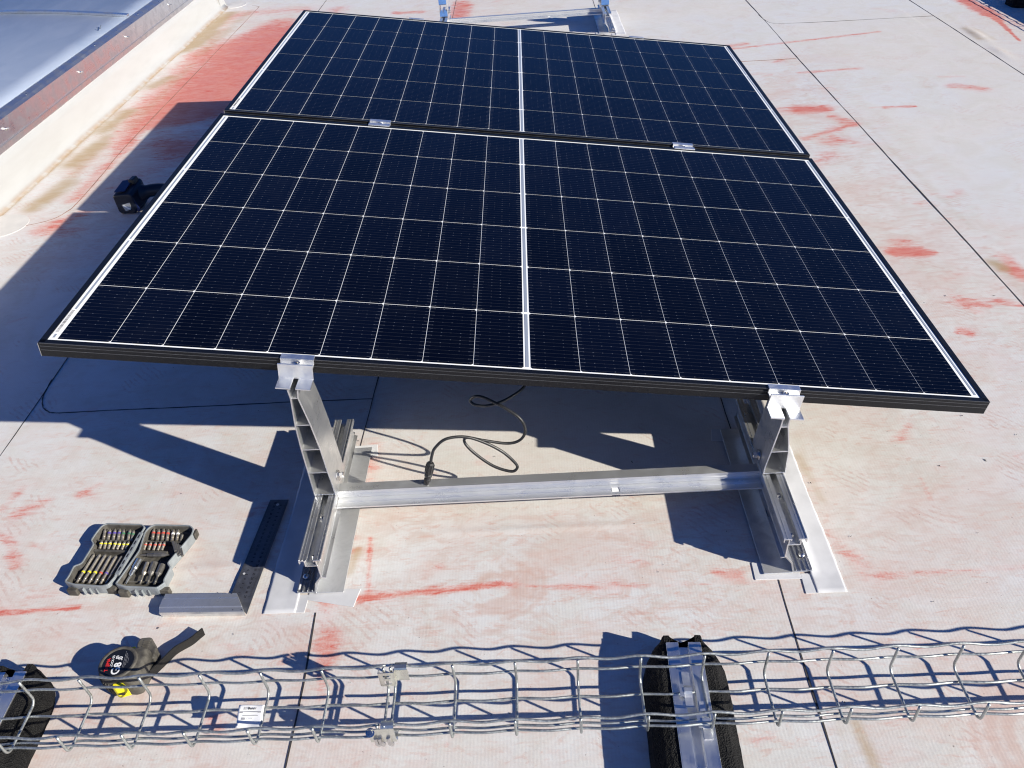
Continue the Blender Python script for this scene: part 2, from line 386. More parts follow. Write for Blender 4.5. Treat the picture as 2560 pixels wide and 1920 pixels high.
def rounded(poly, r, k=4):
    out = []; n = len(poly)
    for i in range(n):
        p, a, b = Vector(poly[i]), Vector(poly[i-1]), Vector(poly[(i+1)%n])
        d = min(r, (a-p).length*0.45, (b-p).length*0.45); s0 = p+(a-p).normalized()*d; s1 = p+(b-p).normalized()*d
        for j in range(k+1):
            t = j/k; out.append(tuple((s0*(1-t)+p*t)*(1-t)+(p*(1-t)+s1*t)*t))
    return out
def smooth_path(pts, k=6):
    p = [Vector(q) for q in pts]; out = []
    for i in range(len(p)-1):
        a, b, c, d = p[max(i-1,0)], p[i], p[i+1], p[min(i+2,len(p)-1)]
        for j in range(k):
            t = j/k; out.append(0.5*((2*b)+(c-a)*t+(2*a-5*b+4*c-d)*t*t+(3*b-a-3*c+d)*t**3))
    out.append(p[-1]); return out

# ------------------------------------------------------------------ the roof: one sheet with stains that belong to it
def build_roof():
    xs = np.concatenate([[-40,-20,-10,-6,-4,-3,-2.5], np.arange(-2.1,2.8,0.0062), [3.2,4,6,10,20,40]])
    ys = np.concatenate([[-40,-20,-10,-5,-3,-2,-1.2], np.arange(-0.8,0.35,0.0062), np.arange(0.35,1.3,0.0095), np.arange(1.3,5.3,0.016), [5.6,6.2,8,12,20,40]])
    X, Y = np.meshgrid(xs, ys); nx, ny = len(xs), len(ys)
    Z = np.zeros_like(X)
    # blisters and a puddled wrinkle in the sheet far right, faint waviness along the seams
    for (bx,by,rx,ry,h) in ((2.168,2.90,0.025,0.10,0.005),(2.15,2.62,0.025,0.10,0.003),(-0.62,-0.135,0.30,0.012,0.0015),(0.0,-0.072,0.20,0.007,0.0020)):
        Z += h*np.exp(-((X-bx)/rx)**2-((Y-by)/ry)**2)
    Z += 0.0006*np.sin(X*9+np.sin(Y*3))*np.sin(Y*5+1.3)*(np.abs(X)<2)
    Z = np.where((np.abs(X)<0.62)&(np.abs(X)>0.34)&(np.abs(Y)<0.35), np.minimum(Z,0.0012), Z)
    def strokes(L):
        A = np.zeros_like(X)
        for x0,y0,x1,y1,w,s in L:
            dx, dy = x1-x0, y1-y0; q = max(dx*dx+dy*dy,1e-9)
            t = np.clip(((X-x0)*dx+(Y-y0)*dy)/q, 0, 1)
            d = np.hypot(X-x0-t*dx, Y-y0-t*dy)
            A = 1-(1-A)*(1-s*np.exp(-(d/w)**2))
        return A
    red = strokes([
      (-0.401,-0.226,-0.073,-0.203,.006,.65),(-0.39,-0.228,-0.2,-0.212,.016,.25),(-0.20,-0.21,-0.05,-0.203,.012,.30),(-0.073,-0.203,0.098,-0.220,.005,.45),(0.098,-0.220,0.409,-0.221,.006,.35),(0.05,-0.21,0.15,-0.225,.03,.30),
      (-0.335,-0.073,-0.319,-0.220,.007,.5),(-0.395,-0.234,-0.375,-0.345,.026,.32),(-0.383,-0.315,-0.374,-0.344,.022,.42),(-0.38,-0.37,-0.37,-0.42,.012,.4),(-0.55,-0.45,-0.53,-0.47,.02,.5),
      (-1.024,-0.221,-0.873,-0.215,.006,.75),(-1.0,-0.2,-0.93,-0.17,.025,.2),(-1.115,0.038,-1.073,0.069,.025,.45),(-1.115,-0.027,-1.087,-0.048,.018,.4),(-1.161,0.048,-1.143,0.116,.02,.3),(-1.07,-0.08,-1.05,-0.1,.02,.5),
      (1.115,2.075,1.20,2.073,.040,.95),(1.213,1.984,1.265,1.896,.035,.5),(1.041,1.785,1.273,1.894,.012,.45),(1.05,1.80,1.18,1.84,.035,.25),(1.02,2.08,1.10,2.09,.06,.4),
      (1.061,0.922,1.134,0.908,.026,.95),(1.10,0.975,1.10,0.931,.05,.45),(1.06,0.905,1.17,0.905,.010,.7),(1.432,2.046,1.547,2.040,.011,.8),(1.379,2.051,1.440,2.044,.010,.5),
      (1.343,0.859,1.342,0.745,.03,.55),(1.32,0.80,1.33,0.79,.018,.9),(1.227,0.636,1.278,0.613,.02,.5),(1.078,0.522,1.091,0.501,.016,.6),(1.13,0.65,1.19,0.62,.012,.5),
      (1.02,2.93,1.766,3.049,.014,.6),(0.8,2.93,1.10,3.0,.03,.55),(1.233,2.524,1.501,2.524,.020,.5),(1.782,2.236,1.868,2.178,.045,.5),(1.775,2.357,1.863,2.338,.02,.35),
      (-1.356,3.780,-1.449,2.768,.22,1.0),(-1.62,2.6,-1.60,3.6,.13,.55),(-1.5,2.55,-1.35,3.3,.16,.8),(-1.469,3.577,-1.562,2.693,.18,.62),(-1.784,4.363,-1.396,4.370,.12,.40),(-1.475,4.061,-1.670,3.451,.12,.60),(-1.30,3.2,-1.33,2.75,.15,1.0),
      (-1.641,2.409,-1.405,2.540,.06,.55),(-1.540,2.176,-1.359,2.047,.09,.60),(-1.613,2.579,-1.524,2.718,.10,.6),(-1.2,3.9,-1.15,4.3,.12,.4),(-1.331,3.921,-1.321,2.983,.10,.7),(-1.530,2.852,-1.438,2.936,.06,.8),
      (-1.72,2.2,-1.69,3.2,.05,.55),(-1.70,1.65,-1.69,2.2,.045,.45),(-1.80,2.5,-1.80,3.5,.09,.42),(-1.82,1.9,-1.78,2.4,.06,.30),(-1.78,3.5,-1.82,4.3,.07,.30),(-1.45,2.1,-1.2,2.3,.10,.55),(-1.3,1.75,-1.1,1.9,.08,.35),(-1.55,1.75,-1.45,1.95,.07,.35),(-1.72,1.42,-1.62,1.52,.045,.5),(-1.66,1.40,-1.60,1.38,.05,.45),
      (-0.368,4.248,-0.384,3.535,.06,.65),(-0.322,4.178,-0.326,3.660,.05,.45),(0.670,2.561,0.914,2.640,.03,.3),(-0.75,4.1,-0.60,4.08,.04,.5),
      (0.45,-0.10,0.49,-0.115,.012,.35),(0.978,1.000,0.968,0.890,.05,.3),(1.125,0.674,1.179,0.634,.045,.3),(1.139,0.768,1.209,0.785,.03,.3),(1.011,1.535,1.108,1.642,.05,.3),(0.62,-0.22,0.88,-0.215,.010,.35),(0.56,-0.12,0.60,-0.22,.03,.3),
      (-0.365,0.143,-0.363,0.203,.03,.35),(-0.384,0.129,-0.400,0.168,.02,.35),(0.33,-0.20,0.37,-0.21,.015,.5),(0.15,-0.16,0.2,-0.165,.02,.25),(-0.37,0.06,-0.35,0.12,.02,.3),
      (2.37,3.50,2.374,3.304,.055,.9),(2.374,3.304,2.366,3.206,.040,1.0),(2.366,3.206,2.360,3.097,.022,1.0),(2.360,3.097,2.330,2.93,.014,.95),(2.330,2.93,2.30,2.76,.009,.9),(2.40,3.2,2.42,2.95,.05,.35),
      (-0.58,-0.31,-0.52,-0.33,.02,.28),(-0.46,-0.37,-0.44,-0.34,.016,.28),(-0.62,-0.48,-0.60,-0.50,.02,.3)])
    pink = strokes([(-1.2,-0.3,0.6,-0.35,.26,.62),(-1.1,0.1,-0.6,0.2,.3,.45),(-0.4,-0.05,0.4,-0.1,.14,.55),(0.6,-0.2,0.9,0.5,.25,.5),(1.1,0.6,1.15,2.4,.16,.5),(-1.5,1.3,-1.75,4.4,.22,.8),(-0.4,0.3,0.4,0.8,.3,.3),(1.3,0.5,1.5,0.9,.2,.35),(-1.4,3.2,-1.5,1.6,.35,1.0),(-1.1,1.5,-1.2,2.6,.3,.7),(1.15,2.2,1.1,0.6,.22,.55),(-0.6,-0.3,0.1,-0.28,.22,.5),(-0.2,-0.18,0.3,-0.2,.12,.55),(0.9,0.0,0.95,0.5,.3,.3),(-0.3,3.6,-0.4,4.6,.4,.5),(-0.95,-0.45,-0.5,-0.5,.2,.5),(1.3,0.7,1.2,1.2,.15,.4),(0.5,2.8,1.3,2.6,.25,.4),(0.62,-0.5,0.95,-0.45,.12,.25),(2.4,3.2,2.35,2.8,.15,.5)])
    brown = strokes([
      (-1.868,4.40,-1.90,3.60,.060,.95),(-1.85,3.94,-1.87,3.70,.055,.8),(-1.867,2.973,-1.837,3.102,.055,.75),(-1.875,2.39,-1.857,2.62,.060,.8),(-1.86,2.02,-1.835,2.20,.055,.8),(-1.828,1.60,-1.794,1.80,.055,.85),(-1.80,1.85,-1.83,2.3,.04,.5),
      (-1.932,1.5,-1.935,4.55,.020,.85),(-1.76,2.4,-1.77,3.3,.04,.35),(-1.78,3.5,-1.74,4.4,.05,.45),
      (0.483,-0.495,0.493,-0.60,.014,.60),(0.46,-0.45,0.45,-0.6,.010,.3),(1.311,0.803,1.30,0.83,.022,.8),(2.15,3.0,2.145,2.82,.02,.45),(2.20,3.0,2.21,2.8,.02,.35),(2.17,3.3,2.17,2.4,.03,.25),(1.667,2.23,1.70,2.25,.03,.3),
      (0.572,-0.03,0.558,0.10,.012,.40),(0.563,0.06,0.57,0.15,.02,.22),(-0.356,-0.105,-0.362,-0.16,.012,.6),(1.31,1.9,1.33,1.0,.022,.3),(1.30,0.85,1.31,0.6,.03,.3),(0.6,0.2,0.8,0.05,.12,.22),(-0.30,-0.05,0.30,-0.08,.08,.22)])
    def arc(cx,cy,r,a0,a1,w,k,n=9):
        q = [(cx+r*math.cos(R(a0+(a1-a0)*i/n)), cy+0.8*r*math.sin(R(a0+(a1-a0)*i/n))) for i in range(n+1)]
        return [(*q[i],*q[i+1],w,k) for i in range(n)]
    rg = random.Random(11); A = []
    for r,a0,a1,k in ((.045,-100,60,.8),(.062,-120,40,.9),(.078,-110,70,.7),(.095,-80,30,.6),(.03,40,200,.6)): A += arc(-0.085,-0.205,r,a0,a1,.007,k)
    for r,a0,a1,k in ((.10,100,250,.9),(.125,95,230,.8),(.15,110,210,.5)): A += arc(0.80,-0.54,r,a0,a1,.010,k)
    for i in range(16): A += arc(rg.uniform(-1.0,0.9),rg.uniform(-0.55,0.05),rg.uniform(.04,.12),(a:=rg.uniform(0,360)),a+rg.uniform(50,120),.006,rg.uniform(.3,.6),5)
    wipe = strokes(A)
    B = []
    for i in range(150):
        z_ = rg.random()
        if z_<0.45: x,y = rg.uniform(-1.15,1.0),rg.uniform(-0.6,0.15)
        elif z_<0.65: x,y = rg.uniform(0.98,1.4),rg.uniform(0.3,2.8)
        elif z_<0.85: x,y = rg.uniform(-1.7,-1.0),rg.uniform(0.2,2.4)
        else: x,y = rg.uniform(-0.9,2.3),rg.uniform(2.5,4.8)
        a = rg.gauss(0.1,0.5); l = rg.uniform(.01,.06)*(1+y*0.25); B.append((x,y,x+l*math.cos(a),y+l*math.sin(a),rg.uniform(.007,.022)*(1+max(0,y)*0.3),rg.uniform(.10,.32)))
    red = 1-(1-red)*(1-strokes(B))
    v = np.stack([X,Y,Z],-1).reshape(-1,3)
    i = np.arange(nx*ny).reshape(ny,nx)
    q = np.stack([i[:-1,:-1],i[:-1,1:],i[1:,1:],i[1:,:-1]],-1).reshape(-1,4)
    me = bpy.data.meshes.new("roof_membrane")
    me.vertices.add(len(v)); me.vertices.foreach_set("co", v.ravel())
    me.loops.add(q.size); me.loops.foreach_set("vertex_index", q.ravel().astype(np.int32))
    me.polygons.add(len(q)); me.polygons.foreach_set("loop_start", np.arange(0,q.size,4,dtype=np.int32))
    me.polygons.foreach_set("loop_total", np.full(len(q),4,dtype=np.int32)); me.polygons.foreach_set("use_smooth", [True]*len(q))
    me.update(); me.validate()
    for nm, A in (("red",red),("pink",pink),("brown",brown),("wipe",wipe)):
        at = me.attributes.new(nm,'FLOAT','POINT'); at.data.foreach_set("value", A.ravel().astype(np.float32))
    me.materials.append(MAT['roof'])
    o = bpy.data.objects.new("flat_roof", me); COL.objects.link(o)
    return tag(o, kind="structure", label="pale grey roof membrane smeared with red chalk")
build_roof()

def seam(pts, w=0.0036, smooth=False, z=0.0008, mat='seam'):
    """the dark open edge of a lapped membrane sheet"""
    p = smooth_path([(x,y,0) for x,y in pts]) if smooth else []
    if not smooth:
        for a, b in zip(pts[:-1], pts[1:]):
            n = max(2,int(math.hypot(b[0]-a[0],b[1]-a[1])/0.06))
            p += [Vector((a[0]+(b[0]-a[0])*i/n, a[1]+(b[1]-a[1])*i/n, 0)) for i in range(n)]
        p.append(Vector((*pts[-1],0)))
    mb = MB(); vs = []; fs = []
    for i, q in enumerate(p):
        t = (p[min(i+1,len(p)-1)]-p[max(i-1,0)]).normalized(); nn = Vector((-t.y,t.x,0))
        ww = 0.50*w*(0.60+0.8*random.random()); j = Vector((random.uniform(-1,1),random.uniform(-1,1),0))*0.0005
        for sgn, h in ((-1,-0.001),(-1,z),(1,z),(1,-0.001)): vs.append(q+j+nn*(sgn*ww/2)+Vector((0,0,h)))
    for i in range(len(p)-1):
        for k in range(3): fs.append((4*i+k,4*i+k+1,4*i+4+k+1,4*i+4+k))
    mb.add(vs, fs); return tag(mb.build("membrane_seam", MAT[mat]), kind="structure")
seam([(1.288,6),(1.287,3.374),(1.279,2.69),(1.279,1.46),(1.281,1.05),(1.277,0.5),(1.28,-1.5)], .0062)
seam([(2.118,6),(2.109,3.254),(2.104,2.6),(2.09,1.5),(2.09,-1.5)], .0062)
seam([(0.437,-0.19),(0.433,-0.362),(0.435,-1.2)], .0052)
seam([(0.437,0.19),(0.436,1.5),(0.437,6)], .0045)
seam([(-0.396,0.19),(-0.388,0.45),(-0.395,1.5),(-0.40,6)], .0045)
seam([(-0.412,-0.25),(-0.405,-0.396),(-0.402,-1.2)], .0050)
seam([(-1.268,5),(-1.266,1.5),(-1.262,0.6),(-1.256,0.443),(-1.25,0.1),(-1.25,-0.8)], .0036)
seam([(-1.262,0.52),(-1.252,0.45),(-1.235,0.41),(-1.215,0.39),(-1.188,0.379),(-1.1,0.378),(-0.975,0.377),(-0.788,0.374),(-0.58,0.373),(-0.392,0.369)], .0050, True)
seam([(1.283,3.50),(1.288,3.40),(1.305,3.33),(1.359,3.304),(1.512,3.285),(1.8,3.265),(2.106,3.248)], .0052, True)
seam([(-1.76,4.56),(-1.715,4.53),(-1.702,4.45),(-1.699,3.8),(-1.697,3.2),(-1.695,2.2),(-1.68,1.9),(-1.67,1.62),(-1.68,1.55),(-1.70,1.505),(-1.74,1.475),(-1.80,1.455)], .0060, True, mat='seam_pale')
seam([(1.019,2.733),(1.271,2.721)], .008, mat='seam_pale')
def round_patch(cx, cy, rx, ry, rot=0):
    pts = [(cx+rx*math.cos(a)*math.cos(rot)-ry*math.sin(a)*math.sin(rot), cy+rx*math.cos(a)*math.sin(rot)+ry*math.sin(a)*math.cos(rot)) for a in [2*math.pi*i/40 for i in range(40)]]
    mb = MB(); mb.prism(pts, -0.001, 0.0016, 'z')
    return tag(mb.build("round_membrane_patch", MAT['roof_plain'], bevel=0.0004), kind="structure")
round_patch(-1.885,1.463,0.10,0.095); round_patch(-1.89,4.62,0.075,0.09)

# ------------------------------------------------------------------ solar panels
PU, PV, PN = Vector((0.9894,-0.0003,-0.145)).normalized(), Vector((0,1,-0.0019)), None
PN = PU.cross(PV).normalized(); PV = PN.cross(PU)
PO = Vector((0,0,0.3362)); L, WD, TH, GAP = 1.722, 1.134, 0.029, 0.02495
def panel_matrix(u=0, v=0, n=0):
    o = PO+PU*u+PV*v+PN*n
    return Matrix(((PU.x,PV.x,PN.x,o.x),(PU.y,PV.y,PN.y,o.y),(PU.z,PV.z,PN.z,o.z),(0,0,0,1)))
LIP, MU, MVm, CU, CV, GU, GV, CG = 0.0112, 0.0154, 0.0057, 0.091, 0.182, 0.00110, 0.00155, 0.0128
def cell_us():
    us = []; x = -L/2+LIP+MU
    for i in range(9): us.append(x); x += CU+GU
    x = CG/2
    for i in range(9): us.append(x); x += CU+GU
    return us
def make_panel(label, u, v, barcode):
    t = thing("solar_panel", label, "solar panel", group="solar panels in the tilted row")
    t.matrix_world = panel_matrix(u, v)
    fr = MB()
    for axis, c0, c1, along in (('v',0,1,L),('v',WD,-1,L),('u',-L/2,1,WD),('u',L/2,-1,WD)):
        s = c1
        prof = [(c0+s*0.0008,-0.0006),(c0+s*LIP,-0.0006)]
        # hollow section: lip, outer wall, bottom flange
        line = [(c0+s*LIP,-0.0009),(c0+s*0.0009,-0.0009),(c0+s*0.0009,-TH+0.0009),(c0+s*0.022,-TH+0.0009)]
        if axis=='v': fr.wall(line, 0.0018, -L/2, L/2, 'x')
        else: fr.wall(line, 0.0018, 0.0019, WD-0.0019, 'y')
    fr.build("frame", MAT['black_frame'], t, bevel=0.0004)
    rg = MB()
    for h in (0.0006,-0.0068,-0.0148):
        hh = h if h<0 else -0.0004
        rg.box(-L/2+0.002,L/2-0.002,-0.0006,0.0004,hh-0.0006,hh+0.0004)
    rg.split("frame_ridge", MAT['edge_line'], t)
    gs = MB().box(-L/2+0.004,L/2-0.004,0.004,WD-0.004,-0.006,-0.0021); gs.mi = [1,0,1,1,1,1]
    gs.build("glass_sheet", [MAT['backsheet'],MAT['black_plastic']], t)
    ce = MB(); ce.uv = []
    ch = 0.0034
    for ci, x in enumerate(cell_us()):
        for r in range(6):
            y = LIP+MVm+r*(CV+GV)
            if ci<9: P = [(x,y),(x+CU-ch,y),(x+CU,y+ch),(x+CU,y+CV-ch),(x+CU-ch,y+CV),(x,y+CV)]
            else: P = [(x+ch,y),(x+CU,y),(x+CU,y+CV),(x+ch,y+CV),(x,y+CV-ch),(x,y+ch)]
            ce.add([(a,b,-0.0017) for a,b in P], [tuple(range(6))])
            ce.uv += [(ci+0.002+0.996*(a-x)/CU, r+0.002+0.996*(b-y)/CV) for a,b in P]
    ce.build("cell_grid", MAT['cell'], t)
    rb = MB(); row = lambda r: LIP+MVm+r*(CV+GV)-GV/2
    z = -0.0015
    for x0,x1,seg in ((-0.0030,0.0030,((0,1),(1,3),(3,5),(5,6))),(-L/2+LIP+0.0052,-L/2+LIP+0.0092,((0,2),(2,4),(4,6))),(L/2-LIP-0.0092,L/2-LIP-0.0052,((0,2),(2,4),(4,6)))):
        for a,b in seg:
            rb.add([(x0,row(a)+0.004,z),(x1,row(a)+0.004,z),(x1,row(b)-0.004,z),(x0,row(b)-0.004,z)],[(0,1,2,3)])
    rb.split("bus_ribbon", MAT['ribbon'], t)
    bc = MB(); x0 = -L/2+LIP+0.0030; y = 0.026+LIP
    bc.add([(x0-0.002,y-0.006,-0.0013),(x0+0.0095,y-0.006,-0.0013),(x0+0.0095,y+0.075,-0.0013),(x0-0.002,y+0.075,-0.0013)],[(0,1,2,3)])
    bc.cur = 1; yy = y
    while yy<y+0.07:
        w_ = random.choice((0.0006,0.001,0.0016)); bc.add([(x0,yy,-0.0011),(x0+0.0055,yy,-0.0011),(x0+0.0055,yy+w_,-0.0011),(x0,yy+w_,-0.0011)],[(0,1,2,3)]); yy += w_+random.choice((0.0008,0.0013))
    bc.build("barcode_label", [MAT['paper'],MAT['ink']], t)
    cn = MB()   # bare cut metal of the mitred corners
    for sx in (-1,1):
        cn.box(sx*L/2-0.0008,sx*L/2+0.0004,-0.0005,0.0012,-TH,-0.0002)
    cn.split("corner_mitre", MAT['steel'], t)
    MB().box(-0.05,0.05,WD-0.13,WD-0.06,-TH+0.004,-0.008).build("junction_box", MAT['black_plastic'], t, bevel=0.003)
    return t
make_panel("dark blue solar panel nearest the viewer, its low front edge over the aluminium beam", 0, 0, True)
make_panel("dark blue solar panel behind the first one, farther from the viewer", 0.0026, WD+GAP, False)

# ------------------------------------------------------------------ panel clamps
def screw(mb, c, axis, r=0.0048, h=0.005):
    mb.lathe([(r,0),(r,h*0.7),(r*0.85,h),(r*0.45,h),(r*0.4,h*0.4)], c, axis, 12)
def end_clamp(u, label, v=0.0, flip=False, plate=True):
    t = thing("end_clamp", label, "panel clamp", group="aluminium clamps gripping the panels")
    m = panel_matrix(u, v); t.matrix_world = m @ Matrix.Rotation(math.pi,4,'Z') if flip else m
    h = 0.0295
    MB().wall([(0.009,0.0018),(-0.0035,0.0018),(-0.0035,-0.0075),(-0.0185,-0.0075),(-0.0185,-0.0262)], 0.003, -h, h, 'x').build("clamp_body", MAT['plate'], t, bevel=0.0005)
    b = MB(); screw(b, (0.0015,-0.0105,-0.0062), (0,0,1), 0.006, 0.006); b.build("screw", MAT['steel'], t, smooth=False)
    if plate:
        p = MB(); p.wall([(-0.0215,0.0035),(-0.0215,-0.0270)], 0.003, -h-0.001, h+0.001, 'x')
        for a,b_ in ((-h-0.001,-0.0045),(0.0045,h+0.001)):
            p.wall([(-0.0200,-0.0280),(-0.0520,-0.0280)], 0.003, a, b_, 'x')
        p.build("hook_plate", MAT['plate'], t, bevel=0.0005)
    return t
def mid_clamp(u, label):
    t = thing("mid_clamp", label, "panel clamp", group="aluminium clamps gripping the panels")
    t.matrix_world = panel_matrix(u, WD+GAP/2)
    MB().wall([(-0.0225,0.0022),(-0.0085,0.0022),(-0.0085,-0.005),(0.0085,-0.005),(0.0085,0.0022),(0.0225,0.0022)], 0.003, -0.030, 0.030, 'x').build("clamp_body", MAT['plate'], t, bevel=0.0005)
    b = MB(); screw(b, (0,0,-0.0037), (0,0,1), 0.006, 0.0055); b.build("screw", MAT['steel'], t)
    MB().box(-0.008,0.008,-0.006,0.006,-0.034,-0.0065).build("clamp_stem", MAT['alu'], t)
    return t
UL, UR = -0.4105, 0.4715
end_clamp(UL, "end clamp with slotted hook plate on top of the taller left post")
end_clamp(UR, "end clamp with slotted hook plate on top of the shorter right post")
mid_clamp(-0.411, "small clamp in the gap between both panels, left one, toward the white upstand")
mid_clamp(0.4785, "small clamp in the gap between both panels, right one, on the low side")
end_clamp(-0.411, "end clamp peeking over the far edge of the back panel, left one", 2*WD+GAP, True, False)
end_clamp(0.478, "end clamp peeking over the far edge of the back panel, right one", 2*WD+GAP, True, False)

# ------------------------------------------------------------------ mounting frames
def rail_half(t, xc, s):
    """one base rail on its foot; s=+1: the inner side faces +x"""
    X = lambda pts: [(xc+s*a, b) for a, b in pts]
    y0, y1 = -0.210, 0.180
    m = MB(); th = 0.0022
    m.wall(X([(-0.0195,0.0900),(-0.0195,0.0975),(-0.0072,0.0975),(-0.0072,0.0940)]), th, y0, y1)
    m.wall(X([(0.0072,0.0940),(0.0072,0.0975),(0.0195,0.0975),(0.0195,0.0905)]), th, y0, y1)
    m.wall(X([(-0.0098,0.0962),(-0.0098,0.0835),(0.0118,0.0835),(0.0118,0.0515),(0.0200,0.0490)]), th, y0, y1)
    m.wall(X([(0.0104,0.0962),(0.0104,0.0848)]), th*0.9, y0+0.001, y1-0.001)
    for a in (-0.0194,0.0194): m.box(*sorted((xc+s*(a-0.0010),xc+s*(a+0.0010))), y0+0.001, y1-0.001, 0.0986, 0.1000)
    for a in (-0.0135,0.0135): m.box(*sorted((xc+s*(a-0.0006),xc+s*(a+0.0006))), y0+0.001, y1-0.001, 0.0986, 0.0992)
    r = m.build("base_rail", MAT['alu_y'], t, bevel=0.0003, segs=1)
    nb = MB(); nb.lathe([(0.006,0),(0.006,0.004),(0.0035,0.0042),(0.0035,0.008)], (xc,-0.095,0.0847), (0,0,1), 6)
    nb.lathe([(0.0045,0),(0.0045,0.002),(0.002,0.0045)], (xc+s*0.0015,-0.190,0.0847), (0,0,1), 12)
    nb.split("slot_nut", MAT['steel'], r)
    # ribbed base profile screwed to the roof, with the wall that carries the rail
    b = MB(); b.wall(X([(-0.0440,0.0062),(-0.0095,0.0062),(-0.0035,0.030),(0.0118,0.0518)]), 0.0032, -0.208, 0.190)
    for k in range(4):
        a = -0.0430+k*0.0092; b.box(*sorted((xc+s*a,xc+s*(a+0.0016))), -0.2078, 0.1898, 0.0077, 0.0112)
    fb = b.build("ribbed_foot", MAT['alu_ridge'], t, bevel=0.0003, segs=1)
    sc = MB()
    for yy in (-0.174,0.160): sc.lathe([(0.0066,0),(0.0060,0.0022),(0.003,0.0036),(0.001,0.004)], (xc-s*0.0325,yy,0.0112), (0,0,1), 14)
    sc.split("screw", MAT['steel'], fb, smooth=True)
    MB().box(*sorted((xc-s*0.0085,xc+s*0.0440)), -0.2095, 0.188, 0.0040, 0.0060).build("foot_plate", MAT['alu'], t, bevel=0.0004, segs=1)
def post(t, left, right, webs, top, film=False):
    y0, y1 = -0.050, 0.036
    m = MB(); m.wall(left, 0.0024, y0, y1); m.wall(right, 0.0024, y0, y1)
    for zz in webs:
        def xat(line):
            for a,b in zip(line[:-1],line[1:]):
                lo,hi = sorted((a[1],b[1]))
                if lo<=zz<=hi: return a[0]+(b[0]-a[0])*(zz-a[1])/(b[1]-a[1])
            return line[-1][0]
        xa, xb = xat(left), xat(right); sg = 0.0011 if xb>xa else -0.0011
        m.wall([(xa+sg,zz),(xb-sg,zz)], 0.0022, y0+0.0005, y1-0.0005)
    p = m.build("support_post", MAT['alu_y'], t, bevel=0.0002, segs=1)
    return p
LEFT_P = ([(-0.4205,0.3650),(-0.4205,0.3605),(-0.4197,0.3451),(-0.4264,0.2821),(-0.4286,0.2216),(-0.4292,0.1623),(-0.4302,0.1010)],
          [(-0.4030,0.3632),(-0.4040,0.3600),(-0.4065,0.3462),(-0.3984,0.2822),(-0.3936,0.2214),(-0.3918,0.1611),(-0.3898,0.1162),(-0.3898,0.1010)])
RIGHT_P = ([(0.4560,0.2385),(0.4554,0.2340),(0.4540,0.2194),(0.4449,0.1596),(0.4380,0.1162),(0.4375,0.1010)],
           [(0.4680,0.2370),(0.4678,0.2330),(0.4677,0.2184),(0.4742,0.1800),(0.4772,0.1554),(0.4786,0.1010)])
def mount(y, label, film=False):
    t = thing("mounting_frame", label, "mounting frame", (0,0,0), group="aluminium mounting frames on the roof")
    rail_half(t, -0.410, 1); rail_half(t, 0.4557, -1)
    pl = post(t, LEFT_P[0], LEFT_P[1], (0.3452,0.2821,0.2216,0.1617,0.1022), 0.352)
    pr = post(t, RIGHT_P[0], RIGHT_P[1], (0.2188,0.1575,0.1022), 0.222)
    # bolts through the post feet toward the beam
    for x, s, par in ((-0.3886,1,pl),(0.4363,-1,pr)):
        b = MB(); b.lathe([(0.010,0),(0.010,0.0022),(0.0062,0.0024),(0.0062,0.010),(0.0045,0.0115)], (x+s*0.0015,-0.012,0.1165), (s,0,0.12), 6)
        b.lathe([(0.0115,-0.0008),(0.0115,0.0006)], (x+s*0.0018,-0.012,0.1165), (s,0,0.12), 16)
        b.build("bolt", MAT['steel'], par)
    # cross beam: top flange, web with a groove, lower flange with a slot
    m = MB(); x0, x1 = -0.3965, 0.4425
    m.wall([(0.0010,0.0752),(0.0010,0.0790),(-0.0195,0.0790),(-0.0195,0.0735),(-0.0180,0.0725),(-0.0180,0.0710),(-0.0195,0.0700),(-0.0195,0.0640),(-0.0175,0.0630),(-0.0175,0.0600)], 0.002, x0, x1, 'x')
    for a,b in ((x0,0.150),(0.166,x1)): m.wall([(-0.0186,0.0592),(-0.0300,0.0592),(-0.0310,0.0585),(-0.0436,0.0585),(-0.0436,0.0560)], 0.002, a, b, 'x')
    m.box(0.150,0.166,-0.0445,-0.0370,0.0575,0.0594); m.box(0.150,0.166,-0.0255,-0.0186,0.0581,0.0601)
    hp = MB().box(0.1512,0.1648,-0.0368,-0.0258,0.0560,0.0584)  # added white filler, stands in for sunlit roof showing through the slot
    hp.build("lit_slot_fill", MAT['paper'], t)
    m.build("cross_beam", MAT['alu_x'], t, bevel=0.0003, segs=1)
    if film:
        for par, (xa,xb) in ((pl,(-0.4310,-0.3900)),(pr,(0.4375,0.479))):
            f = MB()
            if par is pl: zz = ((0.104,0.128),(0.165,0.20),(0.235,0.26),(0.30,0.335))
            else: zz = ((0.105,0.17),(0.185,0.21))
            for za,zb in zz:
                w_ = xb-xa; n = 4; pts = [(xa,za),(xb,za)]+[(xb-w_*i/n, zb+(0.012 if i%2 else -0.006)) for i in range(n+1)]
                f.prism(pts, -0.0522, -0.0512, 'y')
            f.split("protective_film", MAT['blue_film'], par)
            MB().box(xa+0.004,xb-0.004,-0.0511,-0.0504,0.265 if par is pl else 0.172,0.297 if par is pl else 0.184).build("data_sticker", MAT['paper'], par)
    t.location = (0,y,0)
    return t
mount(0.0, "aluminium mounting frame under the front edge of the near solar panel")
def dup(o, loc, label):
    c = o.copy(); COL.objects.link(c); c.location = loc; c["label"] = label
    for ch in o.children:
        d = ch.copy(); COL.objects.link(d); d.parent = c
        for g in ch.children:
            e = g.copy(); COL.objects.link(e); e.parent = d
    return c
first = [o for o in bpy.data.objects if o.name=="mounting_frame"][0]
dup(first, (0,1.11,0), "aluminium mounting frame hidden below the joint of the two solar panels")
dup(first, (0,2.21,0), "aluminium mounting frame hidden below the far edge of the back panel")
